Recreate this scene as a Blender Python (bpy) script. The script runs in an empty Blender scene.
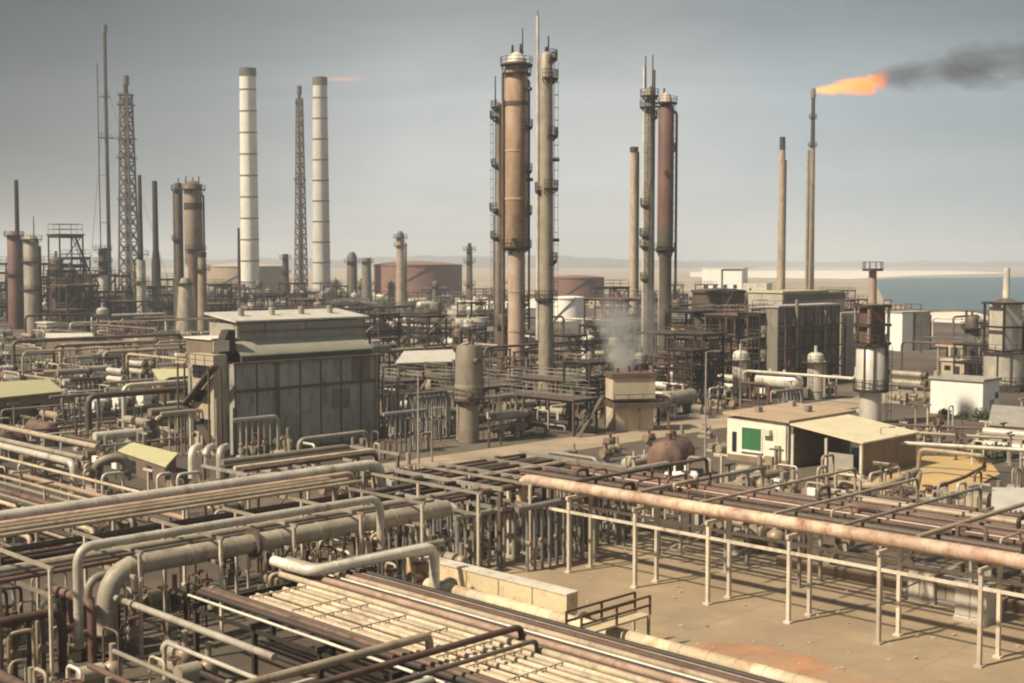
import bpy, math, random
from mathutils import Vector, Matrix
from mathutils.bvhtree import BVHTree

random.seed(7)
R = math.radians
SC = bpy.context.scene
COL = SC.collection

# ------------------------------------------------------------------ camera
FPX, Y0, CAMH = 1290.0, 262.0, 20.0
W, H = 1024, 683
PITCH = math.atan((H / 2 - Y0) / FPX)
cam_d = bpy.data.cameras.new('camera')
cam_d.sensor_width = 36.0
cam_d.lens = FPX * 36.0 / W
cam_d.clip_start = 0.5
cam_d.clip_end = 30000
cam = bpy.data.objects.new('camera', cam_d)
COL.objects.link(cam)
cam.location = (0, 0, CAMH)
cam.rotation_euler = (R(90) - PITCH, 0, 0)
SC.camera = cam

# ------------------------------------------------------------------ world: hazy smog sky
SUN_EL = R(47)
SUN_AZ = Vector((-0.866, -0.5, 0)).normalized()
wd = bpy.data.worlds.new('World')
SC.world = wd
wd.use_nodes = True
nt = wd.node_tree
nt.nodes.clear()
wo = nt.nodes.new('ShaderNodeOutputWorld')
bg = nt.nodes.new('ShaderNodeBackground')
sky = nt.nodes.new('ShaderNodeTexSky')
sky.sky_type = 'NISHITA'
sky.sun_disc = False
sky.sun_elevation = SUN_EL
sky.sun_rotation = math.atan2(SUN_AZ.x, SUN_AZ.y)
sky.air_density = 1.2
sky.dust_density = 5.0
tc = nt.nodes.new('ShaderNodeTexCoord')
sep = nt.nodes.new('ShaderNodeSeparateXYZ')
nt.links.new(tc.outputs['Generated'], sep.inputs[0])
def wramp(stops, src):
    r = nt.nodes.new('ShaderNodeValToRGB')
    e = r.color_ramp.elements
    while len(e) > 1: e.remove(e[-1])
    e[0].position = stops[0][0]; e[0].color = (*stops[0][1], 1)
    for p, c in stops[1:]:
        k = e.new(p); k.color = (*c, 1)
    nt.links.new(src, r.inputs[0])
    return r
def wmath(op, a, b=None):
    n = nt.nodes.new('ShaderNodeMath'); n.operation = op
    for i, v in enumerate((a, b)):
        if v is None: continue
        if isinstance(v, (int, float)): n.inputs[i].default_value = v
        else: nt.links.new(v, n.inputs[i])
    return n.outputs[0]
def wmix(fac, a, b, bt='MIX'):
    n = nt.nodes.new('ShaderNodeMix'); n.data_type = 'RGBA'; n.blend_type = bt
    for i, v in ((0, fac), (6, a), (7, b)):
        if isinstance(v, (int, float)): n.inputs[i].default_value = v
        elif isinstance(v, tuple): n.inputs[i].default_value = (*v, 1)
        else: nt.links.new(v, n.inputs[i])
    return n.outputs[2]
SKY_STRENGTH = 0.1
zf = wmath('MULTIPLY', sep.outputs[2], 2.5)          # 0..0.4 elevation -> 0..1
grad = wramp([(0.0, (0.365, 0.365, 0.36)), (0.06, (0.40, 0.40, 0.39)), (0.16, (0.405, 0.41, 0.40)),
              (0.30, (0.345, 0.358, 0.356)), (0.46, (0.21, 0.222, 0.225)), (0.62, (0.20, 0.205, 0.20)), (1.0, (0.16, 0.165, 0.16))], zf)
# smoky sky plus lens vignetting painted darker towards the west (left) and cooler air over the sea (right)
az = wmath('ADD', wmath('MULTIPLY', sep.outputs[0], 1.25), 0.5)
wtint = wramp([(0.0, (0.22, 0.23, 0.245)), (0.20, (0.52, 0.54, 0.56)), (0.40, (0.96, 0.98, 0.99)), (0.62, (1.0, 1.0, 1.0)),
               (0.76, (0.80, 0.87, 0.92)), (1.0, (0.58, 0.65, 0.70))], az)
hz = wmix(1.0, grad.outputs[0], wtint.outputs[0], 'MULTIPLY')
mp = nt.nodes.new('ShaderNodeMapping'); mp.inputs['Scale'].default_value = (2.6, 2.6, 11.0)
nt.links.new(tc.outputs['Generated'], mp.inputs[0])
nz = nt.nodes.new('ShaderNodeTexNoise'); nz.inputs['Scale'].default_value = 1.6; nz.inputs['Detail'].default_value = 8; nz.inputs['Roughness'].default_value = .62; nz.inputs['Distortion'].default_value = .6
nt.links.new(mp.outputs[0], nz.inputs[0])
nr = wramp([(0.32, (0.86, 0.87, 0.88)), (0.5, (0.97, 0.97, 0.97)), (0.66, (1.06, 1.055, 1.045))], nz.outputs[0])
hz = wmix(1.0, hz, nr.outputs[0], 'MULTIPLY')
hz10 = wmix(1.0, hz, (1.0 / SKY_STRENGTH,) * 3, 'MULTIPLY')
blend = wramp([(0.0, (0.97,) * 3), (0.3, (0.93,) * 3), (0.75, (0.8,) * 3), (1.0, (0.8,) * 3)], sep.outputs[2])
fin = wmix(blend.outputs[0], sky.outputs[0], hz10)
nt.links.new(fin, bg.inputs[0])
bg.inputs[1].default_value = SKY_STRENGTH
nt.links.new(bg.outputs[0], wo.inputs[0])

# ------------------------------------------------------------------ sun
sd = bpy.data.lights.new('sun', 'SUN')
sd.energy = 4.1
sd.angle = R(2.5)
sd.color = (1.0, 0.88, 0.69)
sun = bpy.data.objects.new('sun', sd)
COL.objects.link(sun)
sdir = Vector((SUN_AZ.x * math.cos(SUN_EL), SUN_AZ.y * math.cos(SUN_EL), math.sin(SUN_EL)))
sun.rotation_euler = (-sdir).to_track_quat('-Z', 'Y').to_euler()
sun.location = (-60, -40, 120)

# ------------------------------------------------------------------ render settings
SC.view_settings.view_transform = 'Standard'
SC.view_settings.look = 'None'
SC.view_settings.gamma = 1.0
SC.view_settings.exposure = 0.72
SC.view_settings.use_curve_mapping = False
SC.render.engine = 'CYCLES'
SC.cycles.max_bounces = 5
SC.cycles.diffuse_bounces = 2
SC.cycles.glossy_bounces = 2
SC.cycles.transparent_max_bounces = 12
SC.cycles.volume_bounces = 1
SC.cycles.volume_step_rate = 2.0
SC.cycles.pixel_filter_type = 'BLACKMAN_HARRIS'
SC.cycles.filter_width = 2.1
SC.cycles.use_denoising = True

# ------------------------------------------------------------------ pixel <-> world
CT, ST = math.cos(PITCH), math.sin(PITCH)
def ray(px, py):
    a = (px - W / 2) / FPX; b = -(py - H / 2) / FPX
    return Vector((a, CT + b * ST, -ST + b * CT))
def G(px, py, z=0.0):
    d = ray(px, py); t = (z - CAMH) / d.z
    return Vector((d.x * t, d.y * t, z))
def D(px, py, Y):
    d = ray(px, py); t = Y / d.y
    return Vector((d.x * t, Y, CAMH + d.z * t))
def ZP(py, Y): return D(512, py, Y).z
def XP(px, Y): return D(px, Y0, Y).x
def MPP(Y): return Y / FPX
def proj(p):
    x, y, z = p[0], p[1], p[2] - CAMH
    f = y * CT - z * ST; u = y * ST + z * CT
    return (W / 2 + FPX * x / f, H / 2 - FPX * u / f, f)
U = Vector((0.70711, 0.70711, 0)); V = Vector((0.70711, -0.70711, 0)); Z = Vector((0, 0, 1))
RZU = R(45)

# ------------------------------------------------------------------ materials
MATS = {}
def mat(name, base, rough=0.7, metal=0.0, var=0.25, rust=0.0, rustcol=(0.10, 0.045, 0.022), scale=0.5, streak=True, objvar=0.25, bump=0.0, stain=None, stainamt=0.0, fine=6.0, corr=0.0, cell=0.0, grid=0.0):
    if name in MATS: return MATS[name]
    m = bpy.data.materials.new(name); m.use_nodes = True
    t = m.node_tree; t.nodes.clear()
    N = t.nodes.new; L = t.links.new
    out = N('ShaderNodeOutputMaterial'); bs = N('ShaderNodeBsdfPrincipled')
    L(bs.outputs[0], out.inputs[0])
    geo = N('ShaderNodeNewGeometry')
    def noise(sc, det=5, vec=None, rgh=0.6):
        n = N('ShaderNodeTexNoise'); n.inputs['Scale'].default_value = sc; n.inputs['Detail'].default_value = det
        n.inputs['Roughness'].default_value = rgh
        L(vec if vec else geo.outputs['Position'], n.inputs['Vector']); return n.outputs[0]
    def ramp(src, stops):
        r = N('ShaderNodeValToRGB'); e = r.color_ramp.elements
        while len(e) > 1: e.remove(e[-1])
        e[0].position = stops[0][0]; e[0].color = (*stops[0][1], 1)
        for p, c in stops[1:]: e.new(p).color = (*c, 1)
        L(src, r.inputs[0]); return r.outputs[0]
    def mix(f, a, b, bt='MIX'):
        n = N('ShaderNodeMix'); n.data_type = 'RGBA'; n.blend_type = bt
        for i, v in ((0, f), (6, a), (7, b)):
            if isinstance(v, (int, float)): n.inputs[i].default_value = v
            elif isinstance(v, tuple): n.inputs[i].default_value = (*v, 1)
            else: L(v, n.inputs[i])
        return n.outputs[2]
    c = ramp(noise(scale), [(0.25, tuple(x * (1 - var) for x in base)), (0.5, base), (0.75, tuple(min(1, x * (1 + var)) for x in base))])
    f = ramp(noise(fine, 4), [(0.3, (1 - var * 0.5,) * 3), (0.7, (1 + var * 0.4,) * 3)])
    c = mix(1.0, c, f, 'MULTIPLY')
    oi = N('ShaderNodeObjectInfo')
    ov = ramp(oi.outputs['Random'], [(0, (1 - objvar,) * 3), (1, (1 + objvar,) * 3)])
    c = mix(1.0, c, ov, 'MULTIPLY')
    if cell:
        vd = N('ShaderNodeVectorMath'); vd.operation = 'DOT_PRODUCT'; L(geo.outputs['Position'], vd.inputs[0]); vd.inputs[1].default_value = (0.70711, -0.70711, 0)
        dv = N('ShaderNodeMath'); dv.operation = 'DIVIDE'; L(vd.outputs['Value'], dv.inputs[0]); dv.inputs[1].default_value = cell
        fl_ = N('ShaderNodeMath'); fl_.operation = 'FLOOR'; L(dv.outputs[0], fl_.inputs[0]); wn = N('ShaderNodeTexWhiteNoise'); wn.noise_dimensions = '1D'; L(fl_.outputs[0], wn.inputs['W'])
        c = mix(1.0, c, ramp(wn.outputs['Value'], [(0, (.72, .66, .58)), (.5, (1, 1, 1)), (1, (1.22, 1.15, 1.0))]), 'MULTIPLY')
    if grid:
        gm = N('ShaderNodeMapping'); gm.inputs['Rotation'].default_value = (0, 0, R(45)); L(geo.outputs['Position'], gm.inputs[0])
        bk = N('ShaderNodeTexBrick'); bk.offset = 0; bk.inputs['Scale'].default_value = 1.0; bk.inputs['Mortar Size'].default_value = .035; bk.inputs['Brick Width'].default_value = grid; bk.inputs['Row Height'].default_value = grid
        bk.inputs['Color1'].default_value = (1, 1, 1, 1); bk.inputs['Color2'].default_value = (.9, .9, .9, 1); bk.inputs['Mortar'].default_value = (.62, .6, .58, 1); L(gm.outputs[0], bk.inputs['Vector'])
        c = mix(1.0, c, bk.outputs['Color'], 'MULTIPLY')
        c = mix(ramp(noise(.35, 8, None, .75), [(.56, (0,) * 3), (.72, (.65,) * 3)]), c, (.16, .12, .08))
    if stain is not None:
        mst = N('ShaderNodeMapping'); mst.inputs['Scale'].default_value = (1, 1, .3 if streak else 1); L(geo.outputs['Position'], mst.inputs[0])
        c = mix(ramp(noise(scale * 0.6, 6, mst.outputs[0]), [(0.5 - stainamt * 0.3, (0,) * 3), (0.72, (1,) * 3)]), c, stain)
    if rust > 0:
        vec = geo.outputs['Position']
        if streak:
            mpn = N('ShaderNodeMapping'); mpn.inputs['Scale'].default_value = (1, 1, 0.22)
            L(geo.outputs['Position'], mpn.inputs[0]); vec = mpn.outputs[0]
        rn = noise(1.1, 7, vec, 0.7)
        fac = ramp(rn, [(0.62 - rust * 0.28, (0,) * 3), (0.80 - rust * 0.2, (1,) * 3)])
        c = mix(fac, c, rustcol)
    L(c, bs.inputs['Base Color'])
    bs.inputs['Roughness'].default_value = rough
    bs.inputs['Metallic'].default_value = metal
    if corr:
        wm = N('ShaderNodeMapping'); wm.inputs['Rotation'].default_value = (0, 0, R(-45)); L(geo.outputs['Position'], wm.inputs[0])
        wv = N('ShaderNodeTexWave'); wv.wave_type = 'BANDS'; wv.bands_direction = 'X'; wv.inputs['Scale'].default_value = corr; L(wm.outputs[0], wv.inputs['Vector'])
        b2 = N('ShaderNodeBump'); b2.inputs['Strength'].default_value = .8; b2.inputs['Distance'].default_value = .12; L(wv.outputs['Fac'], b2.inputs['Height']); L(b2.outputs[0], bs.inputs['Normal'])
    if bump:
        bp = N('ShaderNodeBump'); bp.inputs['Strength'].default_value = bump; bp.inputs['Distance'].default_value = 0.05
        L(noise(fine, 5), bp.inputs['Height']); L(bp.outputs[0], bs.inputs['Normal'])
    MATS[name] = m
    return m

STEEL = mat('weathered_steel', (0.12, 0.095, 0.072), 0.6, 0.15, rust=0.45)
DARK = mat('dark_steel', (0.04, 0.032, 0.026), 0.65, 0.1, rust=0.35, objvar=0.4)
LEGP = mat('pale_leg_paint', (0.50, 0.43, 0.335), 0.6, 0.0, rust=0.3, rustcol=(0.25, 0.15, 0.09))
GALV = mat('galvanised_steel', (0.36, 0.325, 0.27), 0.5, 0.3, rust=0.2)
BLUEG = mat('blue_grey_paint', (0.20, 0.19, 0.185), 0.6, 0.1, rust=0.3)
CREAM = mat('cream_lagging', (0.47, 0.385, 0.265), 0.6, 0.0, var=.3, rust=0.38, rustcol=(0.25, 0.145, 0.08), streak=False, objvar=.3)
PALE = mat('pale_cladding', (0.56, 0.51, 0.42), 0.45, 0.15, rust=0.2, rustcol=(0.2, 0.12, 0.07))
GREYP = mat('grey_pipe_paint', (0.285, 0.245, 0.185), 0.55, 0.05, rust=0.3, rustcol=(0.14, 0.08, 0.05))
TANP = mat('tan_pipe_paint', (0.38, 0.30, 0.20), 0.6, 0.0, rust=0.4, rustcol=(0.19, 0.09, 0.05))
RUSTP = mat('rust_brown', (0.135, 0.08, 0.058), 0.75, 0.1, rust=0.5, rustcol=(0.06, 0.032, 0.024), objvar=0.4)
PINKR = mat('rusty_pink_lagging', (0.42, 0.285, 0.20), 0.7, 0.0, var=0.3, rust=0.4, rustcol=(0.22, 0.10, 0.06), streak=False, scale=0.8)
BIGP = mat('blotchy_big_pipe_lagging', (0.62, 0.50, 0.36), 0.7, 0.0, var=0.3, rust=0.58, rustcol=(0.27, 0.125, 0.075), streak=False, scale=0.25, stain=(0.47, 0.32, 0.26), stainamt=0.6, cell=1.5)
SILV = mat('silver_cladding', (0.60, 0.55, 0.47), 0.45, 0.2, var=0.15, rust=0.25, rustcol=(0.25, 0.18, 0.12))
PATCHY = mat('patchy_cream_lagging', (0.68, 0.58, 0.41), 0.6, 0.0, var=0.2, rust=0.33, rustcol=(0.40, 0.20, 0.085), streak=False, scale=0.5, cell=1.6)
ORANGE = mat('orange_rusted_steel', (0.40, 0.235, 0.14), 0.7, 0.0, var=0.3, rust=0.35, rustcol=(0.20, 0.10, 0.06), scale=0.55, stain=(0.47, 0.34, 0.24), stainamt=0.7)
DRED = mat('dark_red_paint', (0.15, 0.075, 0.058), 0.65, 0.0, var=0.3, rust=0.25, rustcol=(0.06, 0.035, 0.03), scale=0.2)
BRNC = mat('brown_column_paint', (0.21, 0.15, 0.11), 0.7, 0.0, var=.3, rust=.35, rustcol=(.09, .06, .045), scale=.3, stain=(.30, .24, .18), stainamt=.5)
PINK = mat('faded_pink_paint', (0.40, 0.295, 0.225), 0.6, 0.0, var=0.2, rust=0.25)
PGREY = mat('pale_grey_pipe_paint', (0.44, 0.395, 0.32), 0.5, 0.05, rust=0.32, rustcol=(0.2, 0.13, 0.085))
CONC = mat('chimney_concrete', (0.56, 0.525, 0.46), 0.85, 0.0, var=0.14, rust=0.15, rustcol=(0.30, 0.26, 0.21), scale=0.12, fine=1.5)
BANDM = mat('soot_dark_band', (0.13, 0.115, 0.10), 0.85, rust=0.1)
TANKR = mat('tank_red_brown', (0.25, 0.135, 0.10), 0.7, var=0.15, rust=0.25, scale=0.06)
TANKT = mat('tank_tan', (0.36, 0.29, 0.21), 0.7, var=0.15, rust=0.2, scale=0.06)
TANKD = mat('tank_dark_brown', (0.085, 0.06, 0.042), 0.7, var=0.2, rust=0.25, scale=0.08)
WHITE = mat('white_paint', (0.78, 0.75, 0.68), 0.6, objvar=.03, var=0.08, rust=0.1, rustcol=(0.4, 0.3, 0.2))
WHOUSE = mat('whitewash', (0.72, 0.66, 0.52), 0.8, objvar=.05, var=0.16, rust=0.14, rustcol=(0.45, 0.33, 0.2))
GREENW = mat('green_shutter', (0.05, 0.17, 0.065), 0.5, var=0.15, objvar=0.05)
TANROOF = mat('tan_roof', (0.40, 0.29, 0.19), 0.85, var=0.18, rust=0.25, rustcol=(0.26, 0.15, 0.09), scale=0.4, corr=1.2)
CANOPY = mat('pale_canopy_sheet', (0.66, 0.57, 0.38), 0.7, var=0.1, rust=0.15, rustcol=(0.4, 0.28, 0.15), corr=1.2)
YROOF = mat('yellow_roof_sheet', (0.50, 0.46, 0.25), 0.6, var=0.1, rust=0.12, rustcol=(0.34, 0.25, 0.12), corr=1.2)
BROWNW = mat('brown_wall', (0.20, 0.145, 0.10), 0.8, var=0.2, rust=0.25)
VESG = mat('mud_grey_paint', (0.235, 0.20, 0.15), 0.7, 0.0, var=.25, rust=.4, rustcol=(.12, .085, .06), scale=.5, objvar=.08)
SHEDW = mat('grey_green_cladding', (0.40, 0.40, 0.35), 0.7, 0.05, var=0.25, rust=0.42, rustcol=(0.17, 0.13, 0.095), scale=0.35, corr=0.8, stain=(0.25, 0.225, 0.18), stainamt=.6)
SHEDD = mat('dark_green_cladding', (0.23, 0.205, 0.165), 0.7, 0.05, var=0.3, rust=0.45, rustcol=(0.09, 0.06, 0.042), scale=0.25, corr=0.8, stain=(0.15, 0.115, 0.085), stainamt=.6)
SEAM = mat('dark_seam', (0.095, 0.085, 0.07), 0.8, objvar=0.1)
WALLG = mat('grey_wall', (0.34, 0.31, 0.265), 0.8, var=0.15, rust=0.25)
ROOFW = mat('white_roof_sheet', (0.66, 0.62, 0.53), 0.6, var=0.12, rust=0.3, rustcol=(0.36, 0.3, 0.22), corr=1.2)
ROOFG = mat('sage_roof_sheet', (0.36, 0.335, 0.25), 0.6, var=0.12, rust=0.25, rustcol=(0.25, 0.2, 0.13), corr=1.2)
FURN = mat('furnace_cream_wall', (0.47, 0.39, 0.28), 0.8, var=0.12, rust=0.25, rustcol=(0.28, 0.18, 0.1))
GLASS = mat('dark_glass', (0.02, 0.022, 0.024), 0.15, objvar=0.05)
DUCT = mat('duct_cream_sheet', (0.62, 0.50, 0.31), 0.65, var=0.15, rust=0.38, rustcol=(0.46, 0.23, 0.09), streak=False, scale=0.35)
VALV = mat('valve_paint', (0.27, 0.20, 0.14), 0.5, 0.2, rust=0.3)
FOLI = mat('dark_foliage', (0.045, 0.06, 0.025), 0.8, var=0.4, objvar=0.2)
BARK = mat('bark', (0.09, 0.065, 0.045), 0.9)
GROUND = mat('plant_ground', (0.155, 0.12, 0.083), 0.95, var=0.4, scale=0.05, stain=(0.03, 0.023, 0.018), stainamt=0.8, fine=0.9, objvar=0.0, bump=0.3)
PAD = mat('pad_concrete', (0.37, 0.28, 0.17), 0.95, var=0.25, scale=0.3, stain=(0.24, 0.175, 0.11), stainamt=0.9, fine=7, objvar=0.0, bump=0.5, grid=6.0)
REDE = mat('red_earth', (0.36, 0.175, 0.09), 0.95, var=0.35, scale=0.5, stain=(0.32, 0.235, 0.15), stainamt=0.5, fine=6, objvar=0, bump=0.3)
OCHRE = mat('ochre_earth', (0.47, 0.295, 0.11), 0.95, var=0.2, scale=0.25, stain=(0.40, 0.30, 0.16), stainamt=0.4, fine=2, objvar=0, bump=0.2)
ROAD = mat('dusty_road', (0.345, 0.265, 0.18), 0.95, var=0.15, scale=0.2, stain=(0.24, 0.18, 0.12), stainamt=0.3, fine=2, objvar=0)
DESERT = mat('desert_plain', (0.33, 0.26, 0.185), 0.95, var=0.25, scale=0.006, fine=0.05, objvar=0)
SANDM = mat('pale_sand', (0.66, 0.60, 0.50), 0.95, var=0.1, scale=0.01, fine=0.1, objvar=0)
HILLM = mat('hill_earth', (0.09, 0.07, 0.055), 0.95, var=0.3, scale=0.004, fine=0.03, objvar=0)
STONE = mat('pale_rubble', (0.5, 0.42, 0.31), 0.9, var=0.3, objvar=0.3)

# ------------------------------------------------------------------ mesh builder
class MB:
    def __init__(s): s.v = []; s.f = []; s.sm = []
    def quadstrip(s, rings, closed=True, smooth=True, cap=True):
        base = len(s.v); n = len(rings[0])
        for r in rings: s.v.extend(r)
        for i in range(len(rings) - 1):
            for j in range(n if closed else n - 1):
                a = base + i * n + j; b = base + i * n + (j + 1) % n
                s.f.append((a, b, b + n, a + n)); s.sm.append(smooth)
        if cap:
            s.f.append(tuple(base + j for j in range(n))[::-1]); s.sm.append(False)
            k = base + (len(rings) - 1) * n
            s.f.append(tuple(k + j for j in range(n))); s.sm.append(False)
        return s
    def hexa(s, p):                                     # p: 4 bottom, 4 top
        b = len(s.v); s.v.extend([Vector(q) for q in p])
        for q in ((3, 2, 1, 0), (4, 5, 6, 7), (0, 1, 5, 4), (1, 2, 6, 5), (2, 3, 7, 6), (3, 0, 4, 7)):
            s.f.append(tuple(b + i for i in q)); s.sm.append(False)
        return s
    def box(s, c, d, rz=0.0):
        x, y, z = d[0] / 2, d[1] / 2, d[2] / 2; ca, sa = math.cos(rz), math.sin(rz)
        P = []
        for dz in (-z, z):
            for dx, dy in ((-x, -y), (x, -y), (x, y), (-x, y)):
                P.append((c[0] + dx * ca - dy * sa, c[1] + dx * sa + dy * ca, c[2] + dz))
        return s.hexa(P)
    def bar(s, a, b, w, h=None):
        a, b = Vector(a), Vector(b); h = h or w; t = (b - a).normalized()
        up = Z if abs(t.z) < 0.95 else Vector((1, 0, 0))
        x = t.cross(up).normalized() * w / 2; y = x.cross(t).normalized() * h / 2
        return s.hexa([a - x - y, a + x - y, a + x + y, a - x + y, b - x - y, b + x - y, b + x + y, b - x + y])
    def cyl(s, a, b, r0, r1=None, seg=14, smooth=True):
        a, b = Vector(a), Vector(b); r1 = r0 if r1 is None else r1
        t = (b - a).normalized(); x = t.orthogonal().normalized(); y = t.cross(x)
        return s.quadstrip([[p + (x * math.cos(k * 2 * math.pi / seg) + y * math.sin(k * 2 * math.pi / seg)) * r for k in range(seg)] for p, r in ((a, r0), (b, r1))], smooth=smooth)
    def lathe(s, prof, c=(0, 0), seg=20, a0=0.0, a1=None, smooth=True):
        full = a1 is None; a1 = 2 * math.pi if full else a1
        n = seg if full else seg + 1
        return s.quadstrip([[Vector((c[0] + r * math.cos(a0 + (a1 - a0) * k / seg), c[1] + r * math.sin(a0 + (a1 - a0) * k / seg), z)) for k in range(n)] for r, z in prof], closed=full, smooth=smooth, cap=full)
    def ringsector(s, c, ri, ro, z, h, a0, a1, seg=14):
        rings = []
        for k in range(seg + 1):
            a = a0 + (a1 - a0) * k / seg; d = Vector((math.cos(a), math.sin(a), 0)); cc = Vector((c[0], c[1], 0))
            rings.append([cc + d * ri + Z * z, cc + d * ro + Z * z, cc + d * ro + Z * (z + h), cc + d * ri + Z * (z + h)])
        return s.quadstrip(rings, smooth=False)
    def tube(s, path, r, seg=10, bend=None, joints=0.0):
        P = [Vector(p) for p in path]; pts = [P[0]]
        for i in range(1, len(P) - 1):
            a, b, c = P[i - 1], P[i], P[i + 1]
            d0 = (a - b); d1 = (c - b); l = min(d0.length, d1.length) * 0.48
            bd = min(bend if bend else r * 3, l); d0.normalize(); d1.normalize()
            ang = d0.angle(d1)
            if ang > 3.1: pts.append(b); continue
            p0, p1 = b + d0 * bd, b + d1 * bd
            for k in range(7):
                t = k / 6; pts.append(p0 * (1 - t) ** 2 + b * 2 * t * (1 - t) + p1 * t * t)
        pts.append(P[-1])
        t = (pts[1] - pts[0]).normalized(); x = t.orthogonal().normalized(); rings = []; prev = t
        for i, p in enumerate(pts):
            t = (pts[min(i + 1, len(pts) - 1)] - pts[max(i - 1, 0)]).normalized()
            x = (prev.rotation_difference(t) @ x); x = (x - t * x.dot(t)).normalized(); y = t.cross(x); prev = t
            rings.append([p + (x * math.cos(k * 2 * math.pi / seg) + y * math.sin(k * 2 * math.pi / seg)) * r for k in range(seg)])
        s.quadstrip(rings)
        if joints:
            for i in range(len(P) - 1):
                a, b = P[i], P[i + 1]; L = (b - a).length; k = joints * 0.7
                while k < L - joints * 0.4:
                    q = a + (b - a) * (k / L); d = (b - a).normalized() * r * 0.16
                    s.cyl(q - d, q + d, r * 1.05, seg=seg); k += joints
        return s
    def railing(s, path, h=1.05, t=0.05, step=1.6):
        for a, b in zip(path[:-1], path[1:]):
            a, b = Vector(a), Vector(b)
            for k in (h, h * 0.52): s.bar(a + Z * k, b + Z * k, t)
            n = max(1, int((b - a).length / step))
            for i in range(n + 1):
                q = a + (b - a) * i / n; s.bar(q, q + Z * h, t)
        return s
    def ladder(s, a, b, out, w=0.5, t=0.06, cage=True):
        a, b, out = Vector(a), Vector(b), Vector(out).normalized(); sd_ = (b - a).normalized().cross(out).normalized() * w / 2
        s.bar(a + sd_, b + sd_, t); s.bar(a - sd_, b - sd_, t)
        n = max(2, int((b - a).length / 0.6))
        for i in range(1, n):
            q = a + (b - a) * i / n; s.bar(q - sd_, q + sd_, t * 0.7)
            if cage and i % 3 == 0:
                s.bar(q + sd_, q + sd_ + out * 0.6, t); s.bar(q - sd_, q - sd_ + out * 0.6, t); s.bar(q - sd_ + out * 0.6, q + sd_ + out * 0.6, t)
        if cage: s.bar(a + out * 0.6, b + out * 0.6, t)
        return s
    def mesh(s, name, m, origin=None):
        me = bpy.data.meshes.new(name)
        if origin is not None:
            o = Vector(origin); vs = [Vector(p) - o for p in s.v]
        else: vs = s.v
        me.from_pydata([tuple(p) for p in vs], [], s.f)
        me.polygons.foreach_set('use_smooth', s.sm)
        me.materials.append(m); me.update(); me.set_sharp_from_angle(angle=1.1)
        return me
    def build(s, name, m, parent=None, origin=None, label=None):
        o = bpy.data.objects.new(name, s.mesh(name, m, origin)); COL.objects.link(o)
        if origin is not None: o.location = origin
        if parent is not None: o.parent = parent
        if label: o['label'] = label
        return o

AUTO = []           # things that get their label from what stands near them
def tag(o, label=None, cat=None, group=None, kind=None):
    for k, v in (('label', label), ('category', cat), ('group', group), ('kind', kind)):
        if v: o[k] = v
    return o
def thing(name, label, cat, loc=(0, 0, 0), rz=0.0, group=None):
    o = bpy.data.objects.new(name, None); COL.objects.link(o)
    o.location = loc; o.rotation_euler = (0, 0, rz); o.empty_display_size = 0.5
    return tag(o, label, cat, group)
def auto(o, desc, cat, group=None):
    tag(o, None, cat, group); AUTO.append((o, desc)); return o
KIDS = {}
def dup(root, loc, rz, scale=None):
    def cp(o, par):
        c = o.copy(); COL.objects.link(c)
        if par is not None: c.parent = par
        for ch in kids.get(o.name, ()): cp(ch, c)
        return c
    kids = KIDS.get(root.name)
    if kids is None:
        kids = {}
        def walk(o):
            kids[o.name] = list(o.children)
            for ch in o.children: walk(ch)
        walk(root); KIDS[root.name] = kids
    r = cp(root, None); r.location = loc; r.rotation_euler = (0, 0, rz)
    if scale: r.scale = scale
    return r
def segs(r, Y): return 16 if r / MPP(Y) > 3.5 else (10 if r / MPP(Y) > 1.2 else 6)
def pipe(pts, r, m, desc=None, label=None, group=None, bend=None, joints=0.0, flange=None, name='pipe', cat='pipe'):
    pts = [Vector(p) for p in pts]; o0 = pts[0]
    sg = segs(r, max(20, pts[0].y))
    o = MB().tube(pts, r, sg, bend, joints).build(name, m, origin=o0)
    if label: tag(o, label, cat, group)
    else: auto(o, desc or 'pipe', cat, group)
    for q, d in (flange or ()):
        q = Vector(q) - o0; d = Vector(d).normalized() * r * 0.22
        MB().cyl(q - d, q + d, r * 1.55, seg=sg).build('flange', GREYP if m is not GREYP else STEEL, o)
    return o

from mathutils import noise as mnoise
def UV(s, c, z=0.0): return U * s + V * c + Z * z
def S_at(px, c): k = (px - 512) / FPX; return -c * (1 + k) / (1 - k)
def C_at(px, s): k = (px - 512) / FPX; return -s * (1 - k) / (1 + k)
KEEP = []            # footprints where no small equipment is placed: (s0, s1, c0, c1)
def keep(s0, s1, c0, c1): KEEP.append((min(s0, s1), max(s0, s1), min(c0, c1), max(c0, c1)))
def keep_xy(x, y, r):
    p = Vector((x, y, 0)); s, c = p.dot(U), p.dot(V); KEEP.append((s - r, s + r, c - r, c + r))
LAND = []            # landmarks: (phrase, px, py, depth)
def land(phrase, px, py, Y): LAND.append((phrase, px, py, Y))

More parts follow.
